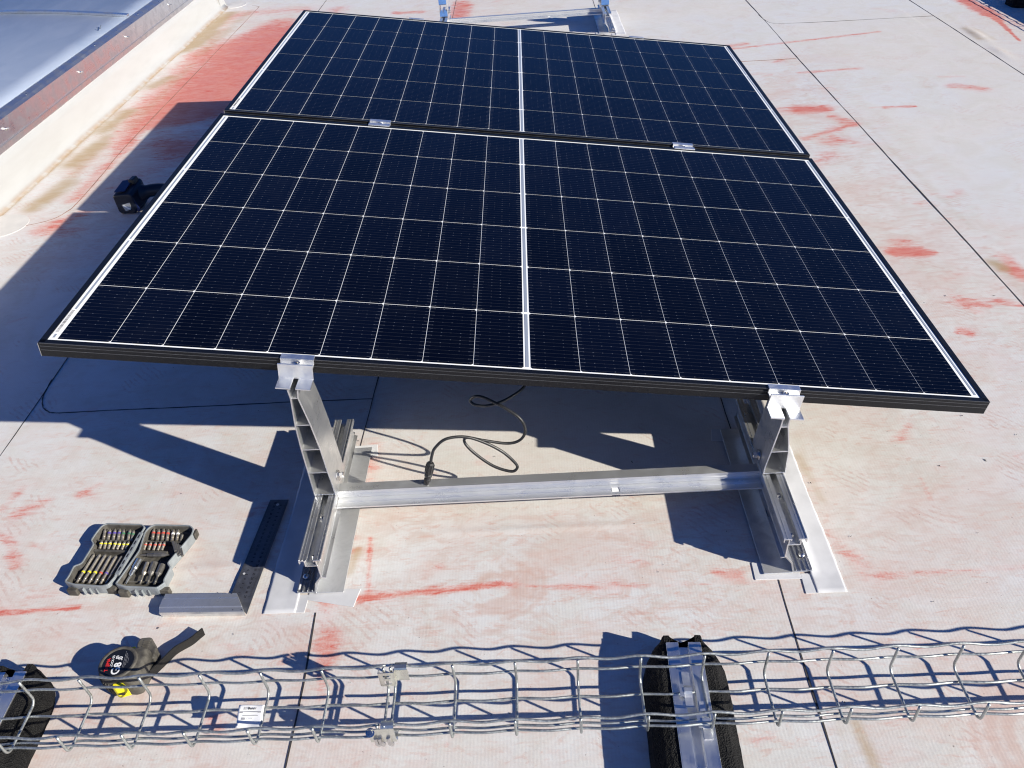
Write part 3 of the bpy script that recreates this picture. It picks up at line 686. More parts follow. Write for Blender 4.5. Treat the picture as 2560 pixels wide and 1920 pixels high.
mount(3.554, "empty mounting frame with blue protective film standing behind the solar panels", film=True)

# white membrane patches under and beside the rail feet
def patch(poly, label, z0=0.0006, z1=0.0020, r=0.0012, up=None):
    mb = MB(); mb.prism(rounded(poly, r, 2), z0, z1, 'z')
    o = mb.build("membrane_patch", MAT['white_vinyl'], bevel=0.0006, segs=1)
    return tag(o, label, "membrane patch", "white membrane patches at the rail feet")
def flap(x_out, x_in, ya, yb, lift, label, cut=0.0):
    """a strip welded to the roof whose inner side laps up onto the ribbed foot"""
    nx_, ny_ = 14, 50; vs = []; fs = []
    for j in range(ny_+1):
        y = ya+(yb-ya)*j/ny_
        for i in range(nx_+1):
            f = i/nx_; x = x_out+(x_in-x_out)*f
            on = -0.206<y<0.188
            h = 0.0026+0.0005*math.sin(y*37+f*3)*f+(lift*max(0,(f-0.62)/0.38)**1.5 if on else 0)
            wob = 0.0010*math.sin(y*23+x_out*9)+0.0005*math.sin(y*171+1)
            vs.append((x+(wob if i==0 else 0), y, h if 0<i<nx_ or i==nx_ else 0.0024))
    for j in range(ny_):
        for i in range(nx_): a = j*(nx_+1)+i; fs.append((a,a+1,a+nx_+2,a+nx_+1))
    m = MB(); m.add(vs, fs); o = m.build("membrane_flap", MAT['white_vinyl'], smooth=True)
    so_ = o.modifiers.new("thick",'SOLIDIFY'); so_.thickness = 0.0016; so_.offset = -1
    return tag(o, label, "membrane patch", "white membrane patches at the rail feet")
for yy, nm in ((0.0,"near"),(3.554,"far")):
    A = "front frame" if nm=="near" else "empty back frame"
    patch([(-0.4325,yy-0.2215),(-0.343,yy-0.2415),(-0.335,yy-0.2005),(-0.4325,yy-0.196)], "white patch under the inner near corner, left foot plate of the "+A)
    patch([(-0.44,yy+0.160),(-0.350,yy+0.163),(-0.356,yy+0.201),(-0.44,yy+0.197)], "white patch under the inner far corner, left foot plate of the "+A)
    patch([(0.394,yy-0.219),(0.478,yy-0.221),(0.478,yy-0.176),(0.396,yy-0.179)], "white patch under the inner near corner, right foot plate of the "+A)
    patch([(0.387,yy+0.158),(0.48,yy+0.155),(0.48,yy+0.192),(0.394,yy+0.196)], "white patch under the inner far corner, right foot plate of the "+A)
    f1 = flap(-0.511, -0.4495, -0.248, 0.235, 0.006, "white strip along the outer side, left rail of the "+A)
    f2 = flap(0.549, 0.4955, -0.253, 0.235, 0.006, "white strip along the outer side, right rail of the "+A)
    e1 = patch([(-0.5115,-0.2485+yy),(-0.433,-0.249+yy),(-0.431,-0.2095+yy),(-0.5105,-0.2095+yy)], "white tongue before the near end, left ribbed foot, "+A, 0.0006, 0.0019, 0.001)
    e2 = patch([(0.4755,-0.2535+yy),(0.5505,-0.2535+yy),(0.5495,-0.209+yy),(0.478,-0.209+yy)], "white tongue before the near end, right ribbed foot, "+A, 0.0006, 0.0019, 0.001)
    f1.location.y = yy; f2.location.y = yy

# ------------------------------------------------------------------ loose panel cable with its plug
def cable():
    t = thing("panel_cable", "looped black cable with plug hanging below the near panel", "cable", (0,0.25,0.29))
    P = [(-0.202,-0.010,0.131),(-0.197,-0.004,0.150),(-0.190,0.004,0.162),(-0.168,0.015,0.174),(-0.132,0.025,0.168),(-0.097,0.028,0.149),(-0.062,0.026,0.123),(-0.038,0.022,0.094),(-0.035,0.020,0.081),(-0.048,0.018,0.075),(-0.083,0.022,0.089),(-0.119,0.032,0.118),(-0.136,0.040,0.140),(-0.130,0.045,0.148),(-0.099,0.050,0.134),(-0.053,0.056,0.117),(-0.026,0.060,0.121),(-0.014,0.064,0.143),(-0.023,0.070,0.169),(-0.048,0.080,0.187),(-0.070,0.090,0.196),(-0.094,0.100,0.204),(-0.111,0.105,0.204),(-0.122,0.105,0.195),(-0.114,0.100,0.187),(-0.092,0.100,0.182),(-0.066,0.110,0.180),(-0.039,0.125,0.183),(-0.011,0.150,0.190),(0.005,0.19,0.215),(0.01,0.26,0.26),(0.0,0.35,0.295)]
    inv = Vector((0,-0.25,-0.29))
    MB().tube([q+inv for q in smooth_path(P,6)], 0.0030, 10).build("sheath", MAT['cable'], t, smooth=True)
    a, b = Vector((-0.201,-0.0095,0.136))+inv, Vector((-0.2185,-0.012,0.0715))+inv; d = (b-a).normalized(); Lq = (b-a).length
    c = MB(); c.lathe([(0.0045,0),(0.0072,0.002),(0.0080,0.010),(0.0080,0.026),(0.0062,0.029)], a, d, 12); g = c.build("cap_nut", MAT['black_plastic'], t)
    rb = MB()
    u = d.orthogonal().normalized(); w_ = d.cross(u)
    for k in range(10):
        an = 2*math.pi*k/10; q = u*math.cos(an)+w_*math.sin(an); rb.tube([a+d*0.005+q*0.0080, a+d*0.025+q*0.0080], 0.0010, 5)
    rb.split("grip_rib", MAT['black_plastic'], g)
    c = MB(); c.lathe([(0.0060,0.029),(0.0076,0.031),(0.0076,0.036),(0.0058,0.038),(0.0058,0.041),(0.0070,0.043),(0.0070,0.048),(0.0042,0.050),(0.0042,Lq)], a, d, 12)
    for sg in (-1,1): c.tube([a+d*0.040+u*sg*0.0066, a+d*0.054+u*sg*0.0060], 0.0015, 5)
    c.build("plug", MAT['black_plastic'], t)
cable()

# ------------------------------------------------------------------ wire basket tray, two lengths
PITCH = 0.0966; RW = 0.00215
LONG = [(-0.4405,0.114,0.0),(-0.4375,0.082,1.1),(-0.4690,0.0560,2.2),(-0.5130,0.0560,0.6),(-0.5285,0.0700,2.9),(-0.5290,0.1010,4.0)]
def cross_path(x):
    pts = [(-0.4460,0.1185),(-0.4440,0.078),(-0.4440,0.0700),(-0.4465,0.0640),(-0.4520,0.0605),(-0.4600,0.0600),(-0.5160,0.0600),(-0.5255,0.0605),(-0.5310,0.0645),(-0.5332,0.0705),(-0.5334,0.080),(-0.5334,0.1065)]
    dx = random.uniform(-0.0015,0.0015)
    return [(x+dx*(i/11.0), y, z) for i,(y,z) in enumerate(pts)]
def tray(xa, xb, crosses, label, x_ref):
    t = thing("wire_basket_tray", label, "cable tray", (x_ref,-0.485,0.053), group="galvanised wire basket trays")
    off = Vector((-x_ref,0.485,-0.053))
    for (y,z,ph) in LONG:
        n = int((xb-xa)/0.006); pts = []
        for i in range(n+1):
            x = xa+(xb-xa)*i/n; wv = 0.0021*math.cos(2*math.pi*(x-0.057)/PITCH)
            if z>0.09 or z<0.06 and False: pts.append(Vector((x, y+wv*0.4+0.0006*math.sin(x*23+ph), z+wv+0.0006*math.sin(x*17+ph)))+off)
            else: pts.append(Vector((x, y+wv, z-wv*0.8+0.0006*math.sin(x*19+ph)))+off)
        MB().tube(pts, RW, 7).build("long_wire", MAT['wire'], t, smooth=True)
    for x in crosses: MB().tube([Vector(q)+off for q in smooth_path(cross_path(x),3)], RW, 7).build("cross_wire", MAT['wire'], t, smooth=True)
    return t
tray(-1.34,-0.2405,[-0.243-0.0966*k for k in range(12)], "wire basket tray length on the left, reaching over the tape measure", -0.79)
tray(-0.2335, 1.30,[-0.232+0.0966*k for k in range(16)], "wire basket tray length on the right, crossing the right rubber foot", 0.53)
def coupler_top():
    t = thing("tray_coupler", "flat coupler plate with two square holes on the far wall of the tray joint", "tray coupler", (-0.235,-0.4425,0.09), group="couplers joining the two trays")
    m = MB(); X0,X1 = -0.0155,0.0075; z0,z1 = -0.010,0.026
    xs_ = [X0,X0+0.006,X1-0.006,X1]; zs_ = [z0,z0+0.005,z0+0.014,z0+0.020,z0+0.029,z1]
    for i in range(3):
        for k in range(5):
            if i==1 and k in (1,3): continue
            m.box(xs_[i],xs_[i+1],-0.0105,-0.0092,zs_[k],zs_[k+1])
    m.box(X0-0.001,X0+0.0002,-0.0105,-0.002,z0+0.001,z1-0.001); m.box(X1-0.0002,X1+0.001,-0.0105,-0.002,z0+0.001,z1-0.001)
    m.build("clip_plate", MAT['zinc'], t)
    m = MB(); m.box(X1+0.001,X1+0.022,-0.0060,-0.0048,-0.002,0.026); m.wall([(-0.0054,0.0262),(-0.004,0.0285),(0.001,0.0295),(0.0055,0.028),(0.006,0.022)], 0.0012, X1+0.002, X1+0.021, 'x')
    m.build("hooked_tab", MAT['zinc'], t)
def coupler_bottom():
    t = thing("tray_coupler", "bundled clip coupler hooked around the near wall of the tray joint", "tray coupler", (-0.238,-0.531,0.085), group="couplers joining the two trays")
    MB().box(-0.020,0.019,-0.0058,-0.0046,-0.018,0.018).build("clip_plate", MAT['zinc'], t)
    m = MB()
    for xa,xb,zc in ((0.000,0.019,0.0165),(0.004,0.021,-0.0145)):
        m.wall([(-0.0052,zc)]+[(0.0010-0.0062*math.cos(a), zc+0.0058*math.sin(a)) for a in [R(d) for d in (20,60,100,140,175)]], 0.0012, xa, xb, 'x')
    m.split("hooked_tab", MAT['zinc'], t)
    m = MB()
    m.lathe([(0.0068,0),(0.0068,0.003),(0.004,0.0034),(0.004,0.006)], (-0.016,-0.006,0.011), (0,-0.6,0.8), 12)
    m.build("bolt", MAT['steel'], t); m = MB()
    for x in (-0.011,-0.005,0.008): m.tube([(x,-0.0068,-0.004),(x+0.001,-0.0085,-0.018),(x+0.002,-0.004,-0.029),(x+0.001,0.0,-0.03)], 0.0032, 7)
    m.split("clip_finger", MAT['steel'], t)
coupler_top(); coupler_bottom()

def tag_paper():
    t = thing("product_tag", "white printed paper tag wrapped over the middle wire of the left tray", "tag", (-0.459,-0.481,0.0625), R(-1.5))
    m = MB(); vs = []; fs = []; n = 10
    prof = [(0.0125,-0.004),(0.0142,0.0008),(0.0135,0.0026),(0.011,0.0034),(0.004,0.0026),(-0.003,0.0005),(-0.010,-0.0022),(-0.017,-0.0035),(-0.022,-0.0015)]
    for i,(y,z) in enumerate(prof):
        for k in range(n+1):
            x = -0.0205+0.041*k/n; vs.append((x+0.004*(i/8.0), y+0.0012*math.sin(k*0.5)*(i/8.0), z+0.0016*math.sin(k*0.55+i*0.35)*(i/8.0)))
    for i in range(len(prof)-1):
        for k in range(n): a = i*(n+1)+k; fs.append((a,a+1,a+n+2,a+n+1))
    m.add(vs, fs); o = m.build("paper", MAT['paper'], t, smooth=True)
    s_ = o.modifiers.new("thick",'SOLIDIFY'); s_.thickness = 0.0003
    k = MB(); z = 0.0047
    put_text(k, "E", 0.0060, (-0.0075,0.0048), 0, z, 0.75, 0.0, True); put_text(k, "E", 0.0060, (-0.0070,0.0048), 0, z, 0.75)
    put_text(k, "Basor", 0.0062, (-0.0030,0.0048), 0, z, 0.95, 0.00015)
    k.build("printing", MAT['ink'], o)
    k = MB()
    def zz(y): 
        for (a,za),(b,zb) in zip(prof[3:-1],prof[4:]):
            if b<=y<=a: return za+(zb-za)*(y-a)/(b-a)
        return 0
    for x0,x1,y0,y1 in ((-0.017,-0.012,0.000,0.0024),(-0.0115,0.012,0.001,0.0022),(0.0125,0.017,0.0004,0.0024),(-0.013,-0.007,-0.0095,-0.0062),(-0.0115,0.013,-0.0040,-0.0030)):
        k.add([(x0+0.002,y0,zz(y0)+0.0014),(x1+0.002,y0,zz(y0)+0.0014),(x1+0.002,y1,zz(y1)+0.0014),(x0+0.002,y1,zz(y1)+0.0014)],[(0,1,2,3)])
    put_text(k, "CE UK", 0.0036, (-0.0030,-0.0088), 0, 0.0005, 1.0)
    k.build("fine_print", MAT['grey_ink'], o)
tag_paper()

# ------------------------------------------------------------------ rubber feet carrying the tray
def rubber_foot(loc, rotz, label):
    t = thing("rubber_support", label, "rubber foot", loc, rotz, "black rubber feet under cable trays")
    # plan outline at the floor; origin at the rail end nearest the panels, running toward -y
    Lf = 0.42
    out = [(-0.018,0.048),(-0.045,0.020),(-0.062,-0.012),(-0.0685,-0.055)]
    st = []
    for y in [0.0150,0.0135,0.0100,0.0060,0.0015,-0.0015,-0.010,-0.022,-0.038]+[-0.055-0.03*i for i in range(11)]+[-Lf+0.03,-Lf+0.006,-Lf]:
        if y>-0.055:
            f = max(0.0,min(1,(0.0150-y)/0.070)); hw = 0.034+(0.0685-0.034)*math.sin(f*math.pi/2)**0.62
        else: hw = 0.0685
        if y<-Lf+0.02: hw = 0.0685-(0.02-(y+Lf))*0.8
        st.append((y,hw))
    vs = []; fs = []; k = 15
    for y,hw in st:
        j = lambda a: random.uniform(-a,a)*0.6
        top = 0.0555; tw = hw*0.62+0.006
        slot = True
        sec = [(-hw,0.0008),(-hw+j(.0012),0.014),(-hw*0.93+j(.0015),0.034),(-tw+j(.001),0.051+j(.001)),(-tw*0.82,top+j(.0008)),(-min(0.0285,tw*0.8),top),(-min(0.0280,tw*0.7),0.038 if slot else 0.050),(0,0.036 if slot else 0.022+0.02*(y<0.03))]
        sec = sec+[(-a,b) for a,b in sec[-2::-1]]
        if 0.0<=y:
            for q_,(xx,zz) in {3:(max(tw,0.033),0.0480),4:(0.0300,0.0550),5:(0.0205,0.0550),6:(0.0195,0.0310),7:(0.0,0.0290)}.items():
                sec[q_] = (-xx,zz); sec[14-q_] = (xx,zz)
        vs += [(a,y,b) for a,b in sec]
    n = 15
    for i in range(len(st)-1):
        for q in range(n-1): a = i*n+q; fs.append((a,a+1,a+n+1,a+n))
        fs.append((i*n+n-1,i*n,(i+1)*n,(i+1)*n+n-1))
    fs += [tuple(range(n)), tuple((len(st)-1)*n+q for q in range(n-1,-1,-1))]
    m = MB(); m.add(vs, fs); b = m.build("rubber_block", MAT['rubber'], t)
    sub = b.modifiers.new("sub",'SUBSURF'); sub.levels = 2; sub.render_levels = 3; sub.subdivision_type = 'SIMPLE'
    tx = bpy.data.textures.get("crumb") or bpy.data.textures.new("crumb",'CLOUDS'); tx.noise_scale = 0.012; tx.noise_depth = 3
    d = b.modifiers.new("crumb",'DISPLACE'); d.texture = tx; d.strength = 0.0015; d.mid_level = 0.5
    m = MB(); y0,y1 = -Lf+0.02, 0.0
    m.wall([(-0.0272,0.0570),(-0.0090,0.0570),(-0.0090,0.0420),(0.0090,0.0420),(0.0090,0.0570),(0.0272,0.0570)], 0.0018, y0, y1)
    for sx in (-1,1): m.wall([(sx*0.0272,0.0579),(sx*0.0272,0.0450)], 0.0016, y0, y1-0.001)
    m.build("channel_rail", MAT['alu_y2'], t, bevel=0.0003, segs=1)
    return t
MAT['alu_y2'] = alu('bright_channel', col=(0.90,0.905,0.92), stretch=(1,0.02,1), rough=0.34, smudge=0.1)
f1 = rubber_foot((0.2330,-0.380,0), R(-1.95), "black rubber foot with aluminium channel at the bottom right of centre")
f2 = rubber_foot((-0.8940,-0.386,0), R(1.0), "black rubber foot with aluminium channel at the lower left corner")
def wire_clip(loc, rot, label):
    t = thing("wire_clip", label, "clip", loc, rot, "bent clips holding the tray to its feet")
    m = MB(); m.wall([(0.034,0.0006),(0.010,0.0010),(0.005,0.0030),(0.0028,0.0068),(-0.0028,0.0068),(-0.005,0.0030),(-0.010,0.0010),(-0.026,0.0006)], 0.0014, -0.006, 0.006, 'x')
    m.build("strip", MAT['plate'], t)
    MB().box(-0.013,-0.0062,-0.010,0.010,0.0044,0.0058).build("side_tab", MAT['plate'], t)
wire_clip((0.2255,-0.469,0.0585), R(-2), "bright bent clip at the middle tray wire, in the channel of the right foot")
wire_clip((0.2440,-0.520,0.0585), R(-2), "bright bent clip at the near tray wire, in the channel of the right foot")

# ------------------------------------------------------------------ open case of screwdriver bits
ZR = 0.026
LO = [(-0.8853,-0.0245),(-0.8094,-0.0316),(-0.7985,-0.040),(-0.7993,-0.0525),(-0.8040,-0.0680),(-0.8120,-0.1635),(-0.8118,-0.1672),(-0.8180,-0.1857),(-0.8320,-0.1888),(-0.8890,-0.1813),(-0.9102,-0.1727),(-0.9078,-0.1585),(-0.9085,-0.1340),(-0.8955,-0.1284),(-0.8913,-0.0805),(-0.9010,-0.0700),(-0.8988,-0.0500),(-0.8945,-0.0315)]
RO = [(-0.7818,-0.0342),(-0.7155,-0.0400),(-0.7045,-0.0415),(-0.6932,-0.0523),(-0.6923,-0.0675),(-0.6983,-0.0852),(-0.7176,-0.1382),(-0.7080,-0.1481),(-0.7109,-0.1796),(-0.7075,-0.1857),(-0.7190,-0.1983),(-0.7850,-0.1919),(-0.8066,-0.1834),(-0.8032,-0.1701),(-0.7898,-0.1027),(-0.7958,-0.0545),(-0.7913,-0.0412)]
def inset(poly, d):
    n = len(poly); out = []
    area = sum(poly[i][0]*poly[(i+1)%n][1]-poly[(i+1)%n][0]*poly[i][1] for i in range(n))
    sg = 1 if area>0 else -1
    for i in range(n):
        p, a, b = Vector(poly[i]), Vector(poly[i-1]), Vector(poly[(i+1)%n])
        d1, d2 = (p-a).normalized(), (b-p).normalized()
        m = (Vector((-d1.y,d1.x))+Vector((-d2.y,d2.x))); m = m/max(m.length_squared,0.6)*2
        out.append(tuple(p+m*d*sg))
    return out
def loft(mb, rings, cap_last=True, cap_first=False):
    n = len(rings[0][0]); vs = []
    for poly, z in rings: vs += [(x,y,z) for x,y in poly]
    fs = [(r*n+i, r*n+(i+1)%n, (r+1)*n+(i+1)%n, (r+1)*n+i) for r in range(len(rings)-1) for i in range(n)]
    if cap_last: fs.append(tuple((len(rings)-1)*n+i for i in range(n)))
    if cap_first: fs.append(tuple(range(n)))
    mb.add(vs, fs)
bc = thing("bit_case", "open grey plastic case for screwdriver bits lying on the membrane", "tool case", (-0.80,-0.11,0))
OFF = (0.80,0.11)
def sh(poly): return [(x+OFF[0],y+OFF[1]) for x,y in poly]
for nm, poly in (("case_half",LO),("case_half",RO)):
    P = rounded(sh(poly), 0.004, 2)
    m = MB(); loft(m, [(inset(P,0.0035),0.0006),(inset(P,0.0008),0.004),(P,0.019),(P,ZR-0.0012),(inset(P,0.0006),ZR),(inset(P,0.0026),ZR),(inset(P,0.0028),ZR-0.002)], False, True)
    h = m.build(nm, MAT['grey_plastic'], bc)
    m = MB(); I = inset(P,0.0029); loft(m, [(I,ZR-0.0018),(inset(P,0.0042),ZR-0.0030),(inset(P,0.0052),0.0090),(inset(P,0.0085),0.0070)], True)
    m.build("inner_tray", MAT['dark_tray'], h)
    c = MB()
    for cx, cy in ([(P[20][0],P[20][1])] if False else []): pass
    xs_ = [q[0] for q in P]; yb = min(q[1] for q in P)
    for xa in (min(xs_)+0.006, max(xs_)-0.028):
        c.prism(rounded([(xa,yb+0.0015),(xa+0.020,yb-0.0004),(xa+0.020,yb+0.010),(xa,yb+0.010)],0.002,2), 0.0006, 0.0165, 'z')
    c.split("corner_bumper", MAT['dusty_rubber'], h, bevel=0.001)
    r_ = MB()
    for k in range(3):
        xr = (min(xs_)+max(xs_))/2-0.016+k*0.013
        r_.box(xr,xr+0.0018,yb-0.0006,yb+0.006,0.003,0.020)
    r_.split("front_rib", MAT['grey_plastic'], h, bevel=0.0004)
    s2 = MB()
    if poly is LO: q = [(-0.887,-0.089),(-0.816,-0.096),(-0.8165,-0.101),(-0.887,-0.094)]; q2 = [(-0.892,-0.0625),(-0.815,-0.0690),(-0.815,-0.0715),(-0.892,-0.0650)]; q3=[(-0.9,-0.158),(-0.825,-0.166),(-0.825,-0.1695),(-0.9,-0.1615)]
    else: q = [(-0.792,-0.0975),(-0.733,-0.1025),(-0.733,-0.108),(-0.792,-0.103)]; q2 = [(-0.789,-0.0715),(-0.712,-0.078),(-0.712,-0.0805),(-0.789,-0.074)]; q3=[(-0.79,-0.168),(-0.722,-0.174),(-0.722,-0.1775),(-0.79,-0.1715)]
    for qq, hh in ((q,0.020),(q2,0.0185),(q3,0.0150)): s2.prism(sh(qq), 0.0075, hh, 'z')
    s2.split("bit_rack", MAT['dark_tray'], h, bevel=0.0008)
hb = MB(); p0, p1 = Vector((-0.8010+OFF[0],-0.0560+OFF[1],0)), Vector((-0.8108+OFF[0],-0.1610+OFF[1],0)); dd = (p1-p0).normalized(); nn = Vector((-dd.y,dd.x,0))
def strip(mb, a, b, w, z0, z1, n):
    vs = [a+n*(-w)+Vector((0,0,z0)),b+n*(-w)+Vector((0,0,z0)),b+n*w+Vector((0,0,z0)),a+n*w+Vector((0,0,z0))]
    vs += [v+Vector((0,0,z1-z0)) for v in vs]
    mb.add(vs,[(0,3,2,1),(4,5,6,7),(0,1,5,4),(1,2,6,5),(2,3,7,6),(3,0,4,7)])
strip(hb, p0, p1, 0.0046, 0.014, 0.0268, nn); hg = hb.build("hinge", MAT['grey_plastic'], bc, bevel=0.0008)
hs = MB()
for k in range(6):
    a = p0+(p1-p0)*(0.06+k*0.155); strip(hs, a, a+(p1-p0)*0.085, 0.0013, 0.0262, 0.0272, nn)
hs.split("hinge_slot", MAT['ink'], hg)
lt = MB(); lt.prism(sh([(-0.6915,-0.050),(-0.6875,-0.0525),(-0.6885,-0.067),(-0.6925,-0.066)]), 0.008, 0.0245, 'z')
lt.build("latch", MAT['dusty_rubber'], bc, bevel=0.001)
hd = MB()   # folded holder tongue with its moulded fins on the right rim
for k in range(4):
    a = Vector((-0.7250+0.80+0.0052*k, -0.085+0.11-0.0030*k+(0.0), 0)); b = a+Vector((0.0135,-0.0265,0))
    d_ = (b-a).normalized(); strip(hd, a, b, 0.0024, 0.0215, 0.0295-0.0012*k, Vector((-d_.y,d_.x,0)))
hd.split("tongue_fin", MAT['bit_dark'], bc, bevel=0.0008)

def bit(a, b, z, r, mat, label, band=None, kind='short', name="screwdriver_bit"):
    A = Vector((a[0],a[1],z+(0.0015 if kind=='short' else 0.0005))); B = Vector((b[0],b[1],z-0.0045 if kind=='short' else z-0.0025)); d = (B-A).normalized(); Ln = (B-A).length
    t = thing(name, label, "screwdriver bit" if kind!='socket' else "nut driver", tuple(B), 0, "screwdriver bits in the open case")
    m = MB(); o = Vector(B)
    tip = A-o; tl = Vector((0,0,0))
    if kind=='short':
        prof = [(r*0.25,0),(r*0.75,Ln*0.12),(r*1.0,Ln*0.26),(r*0.85,Ln*0.42),(r*0.95,Ln*0.5),(r*0.95,Ln*0.72),(r*0.7,Ln*0.76),(r*0.95,Ln*0.8),(r*0.95,Ln)]
    elif kind=='long':
        prof = [(r*0.5,0),(r*0.95,Ln*0.05),(r*1.0,Ln*0.62),(r*0.85,Ln*0.66),(r*0.85,Ln*0.86),(r*0.6,Ln*0.88),(r*0.8,Ln*0.91),(r*0.8,Ln)]
    elif kind=='socket':
        prof = [(r*0.8,0.0),(r,0.001),(r,Ln*0.48),(r*0.45,Ln*0.58),(r*0.35,Ln*0.62),(r*0.35,Ln*0.86),(r*0.26,Ln*0.88),(r*0.35,Ln*0.91),(r*0.35,Ln)]
    elif kind=='chuck':
        prof = [(r*0.8,0.0),(r,0.001),(r,Ln*0.36),(r*0.8,Ln*0.40),(r*0.75,Ln*0.63),(r*0.36,Ln*0.68),(r*0.36,Ln)]
    else:
        prof = [(r*0.1,0),(r*0.9,Ln*0.20),(r,Ln*0.24),(r,Ln*0.52),(r*0.8,Ln*0.54),(r*0.8,Ln*0.75),(r*0.55,Ln*0.78),(r*0.6,Ln)]
    m.lathe(prof, tip, d, 10)
    m.build("shank", mat, t, smooth=False)
    if band:
        f0, f1 = ((0.34,0.47) if kind=='short' else (0.61,0.655))
        c = MB(); c.lathe([(r*1.12,Ln*f0),(r*1.15,Ln*(f0+f1)/2),(r*1.12,Ln*f1)], tip, d, 10); c.build("colour_band", MAT[band], t)
    return t
O7 = ("first","second","third","fourth","fifth","sixth","seventh")
r1 = [((-.8853,-.0365),(-.8815,-.0615)),((-.8745,-.0372),(-.8720,-.0622)),((-.8636,-.0380),(-.8608,-.0635)),((-.8535,-.0385),(-.8507,-.0640)),((-.8446,-.0405),(-.8410,-.0655)),((-.8311,-.0415),(-.8290,-.0662)),((-.8222,-.0445),(-.8205,-.0682))]
c1 = [None,'band_violet','band_violet','band_violet','band_green','band_green','band_green']; n1 = ["plain","violet banded","violet banded","violet banded","green banded","green banded","green banded"]
for i,(a,b) in enumerate(r1): bit(a,b,0.0195,0.0031,MAT['bit_steel'], "short %s bit, %s from left, top row, left half of case"%(n1[i],O7[i]), c1[i])
r2 = [((-.8796,-.0675),(-.8804,-.0842)),((-.8709,-.0680),(-.8708,-.0855)),((-.8609,-.0686),(-.8621,-.0860)),((-.8492,-.0700),(-.8519,-.0874)),((-.8398,-.0722),(-.8432,-.0879)),((-.8305,-.0728),(-.8330,-.0893)),((-.8218,-.0733),(-.8244,-.0898))]
for i,(a,b) in enumerate(r2): bit(a,b,0.0190,0.0030,MAT['bit_steel'], "short yellow banded bit, %s from left, middle row, left half of case"%O7[i], 'band_yellow')
r3 = [((-.8822,-.1019),(-.8905,-.169)),((-.8697,-.1026),(-.8784,-.1696)),((-.8581,-.1041),(-.8656,-.1718)),((-.8466,-.1071),(-.8532,-.1732)),((-.8345,-.1086),(-.8415,-.1746)),((-.8224,-.1101),(-.8301,-.1752))]
c3 = ['band_yellow','band_yellow','band_yellow','band_red','band_violet',None]; n3 = ["yellow banded","yellow banded","yellow banded","red banded","violet banded","plain"]
for i,(a,b) in enumerate(r3): bit(a,b,0.0185,0.0031,MAT['bit_steel'], "long %s bit, %s from left, bottom row, left half of case"%(n3[i],O7[i]), c3[i], 'long')
r4 = [((-.7810,-.0425),(-.7780,-.0670)),((-.7700,-.0440),(-.7670,-.0695)),((-.7600,-.0436),(-.7570,-.0700)),((-.7500,-.0455),(-.7465,-.0720)),((-.7385,-.0470),(-.7360,-.0726)),((-.7285,-.0478),(-.7258,-.0732)),((-.7161,-.0600),(-.7180,-.0735))]
c4 = ['band_red','band_red','band_red','band_red','band_white','band_white',None]; n4 = ["red banded","red banded","red banded","red banded","white banded","white banded","dark plain"]
for i,(a,b) in enumerate(r4): bit(a,b,0.0195,0.0031,MAT['bit_steel'] if i<6 else MAT['bit_dark'], "short %s bit, %s from left, top row, right half of case"%(n4[i],O7[i]), c4[i])
r5 = [((-.7849,-.0762),(-.7868,-.0920)),((-.7750,-.0768),(-.7766,-.0934)),((-.7644,-.0775),(-.7665,-.0948)),((-.7545,-.0780),(-.7573,-.0953)),((-.7466,-.0785),(-.7488,-.0958))]
for i,(a,b) in enumerate(r5): bit(a,b,0.0190,0.0029,MAT['bit_steel'], "short dull red banded bit, %s from left, middle row, right half of case"%O7[i], 'band_red')
bit((-.7823,-.1218),(-.7899,-.178),0.0200,0.0062,MAT['zinc'], "bright bit holder chuck at the left of the sockets in the right case half", None,'chuck',"bit_holder")
bit((-.7625,-.1307),(-.7616,-.1795),0.0195,0.0050,MAT['bit_steel'], "slim nut driver socket beside the bright chuck in the right case half", None,'socket',"nut_driver")
bit((-.7484,-.1315),(-.7469,-.181),0.0195,0.0072,MAT['bit_dark'], "wide dark nut driver socket, middle of the three sockets", None,'socket',"nut_driver")
bit((-.7313,-.1371),(-.7331,-.1818),0.0195,0.0066,MAT['bit_dark'], "dark nut driver socket nearest the right rim of the case", None,'socket',"nut_driver")
bit((-.7253,-.1139),(-.7857,-.1089),0.0205,0.0048,MAT['bit_dark'], "dark countersink lying crosswise in the right case half", None,'cone',"countersink_bit")

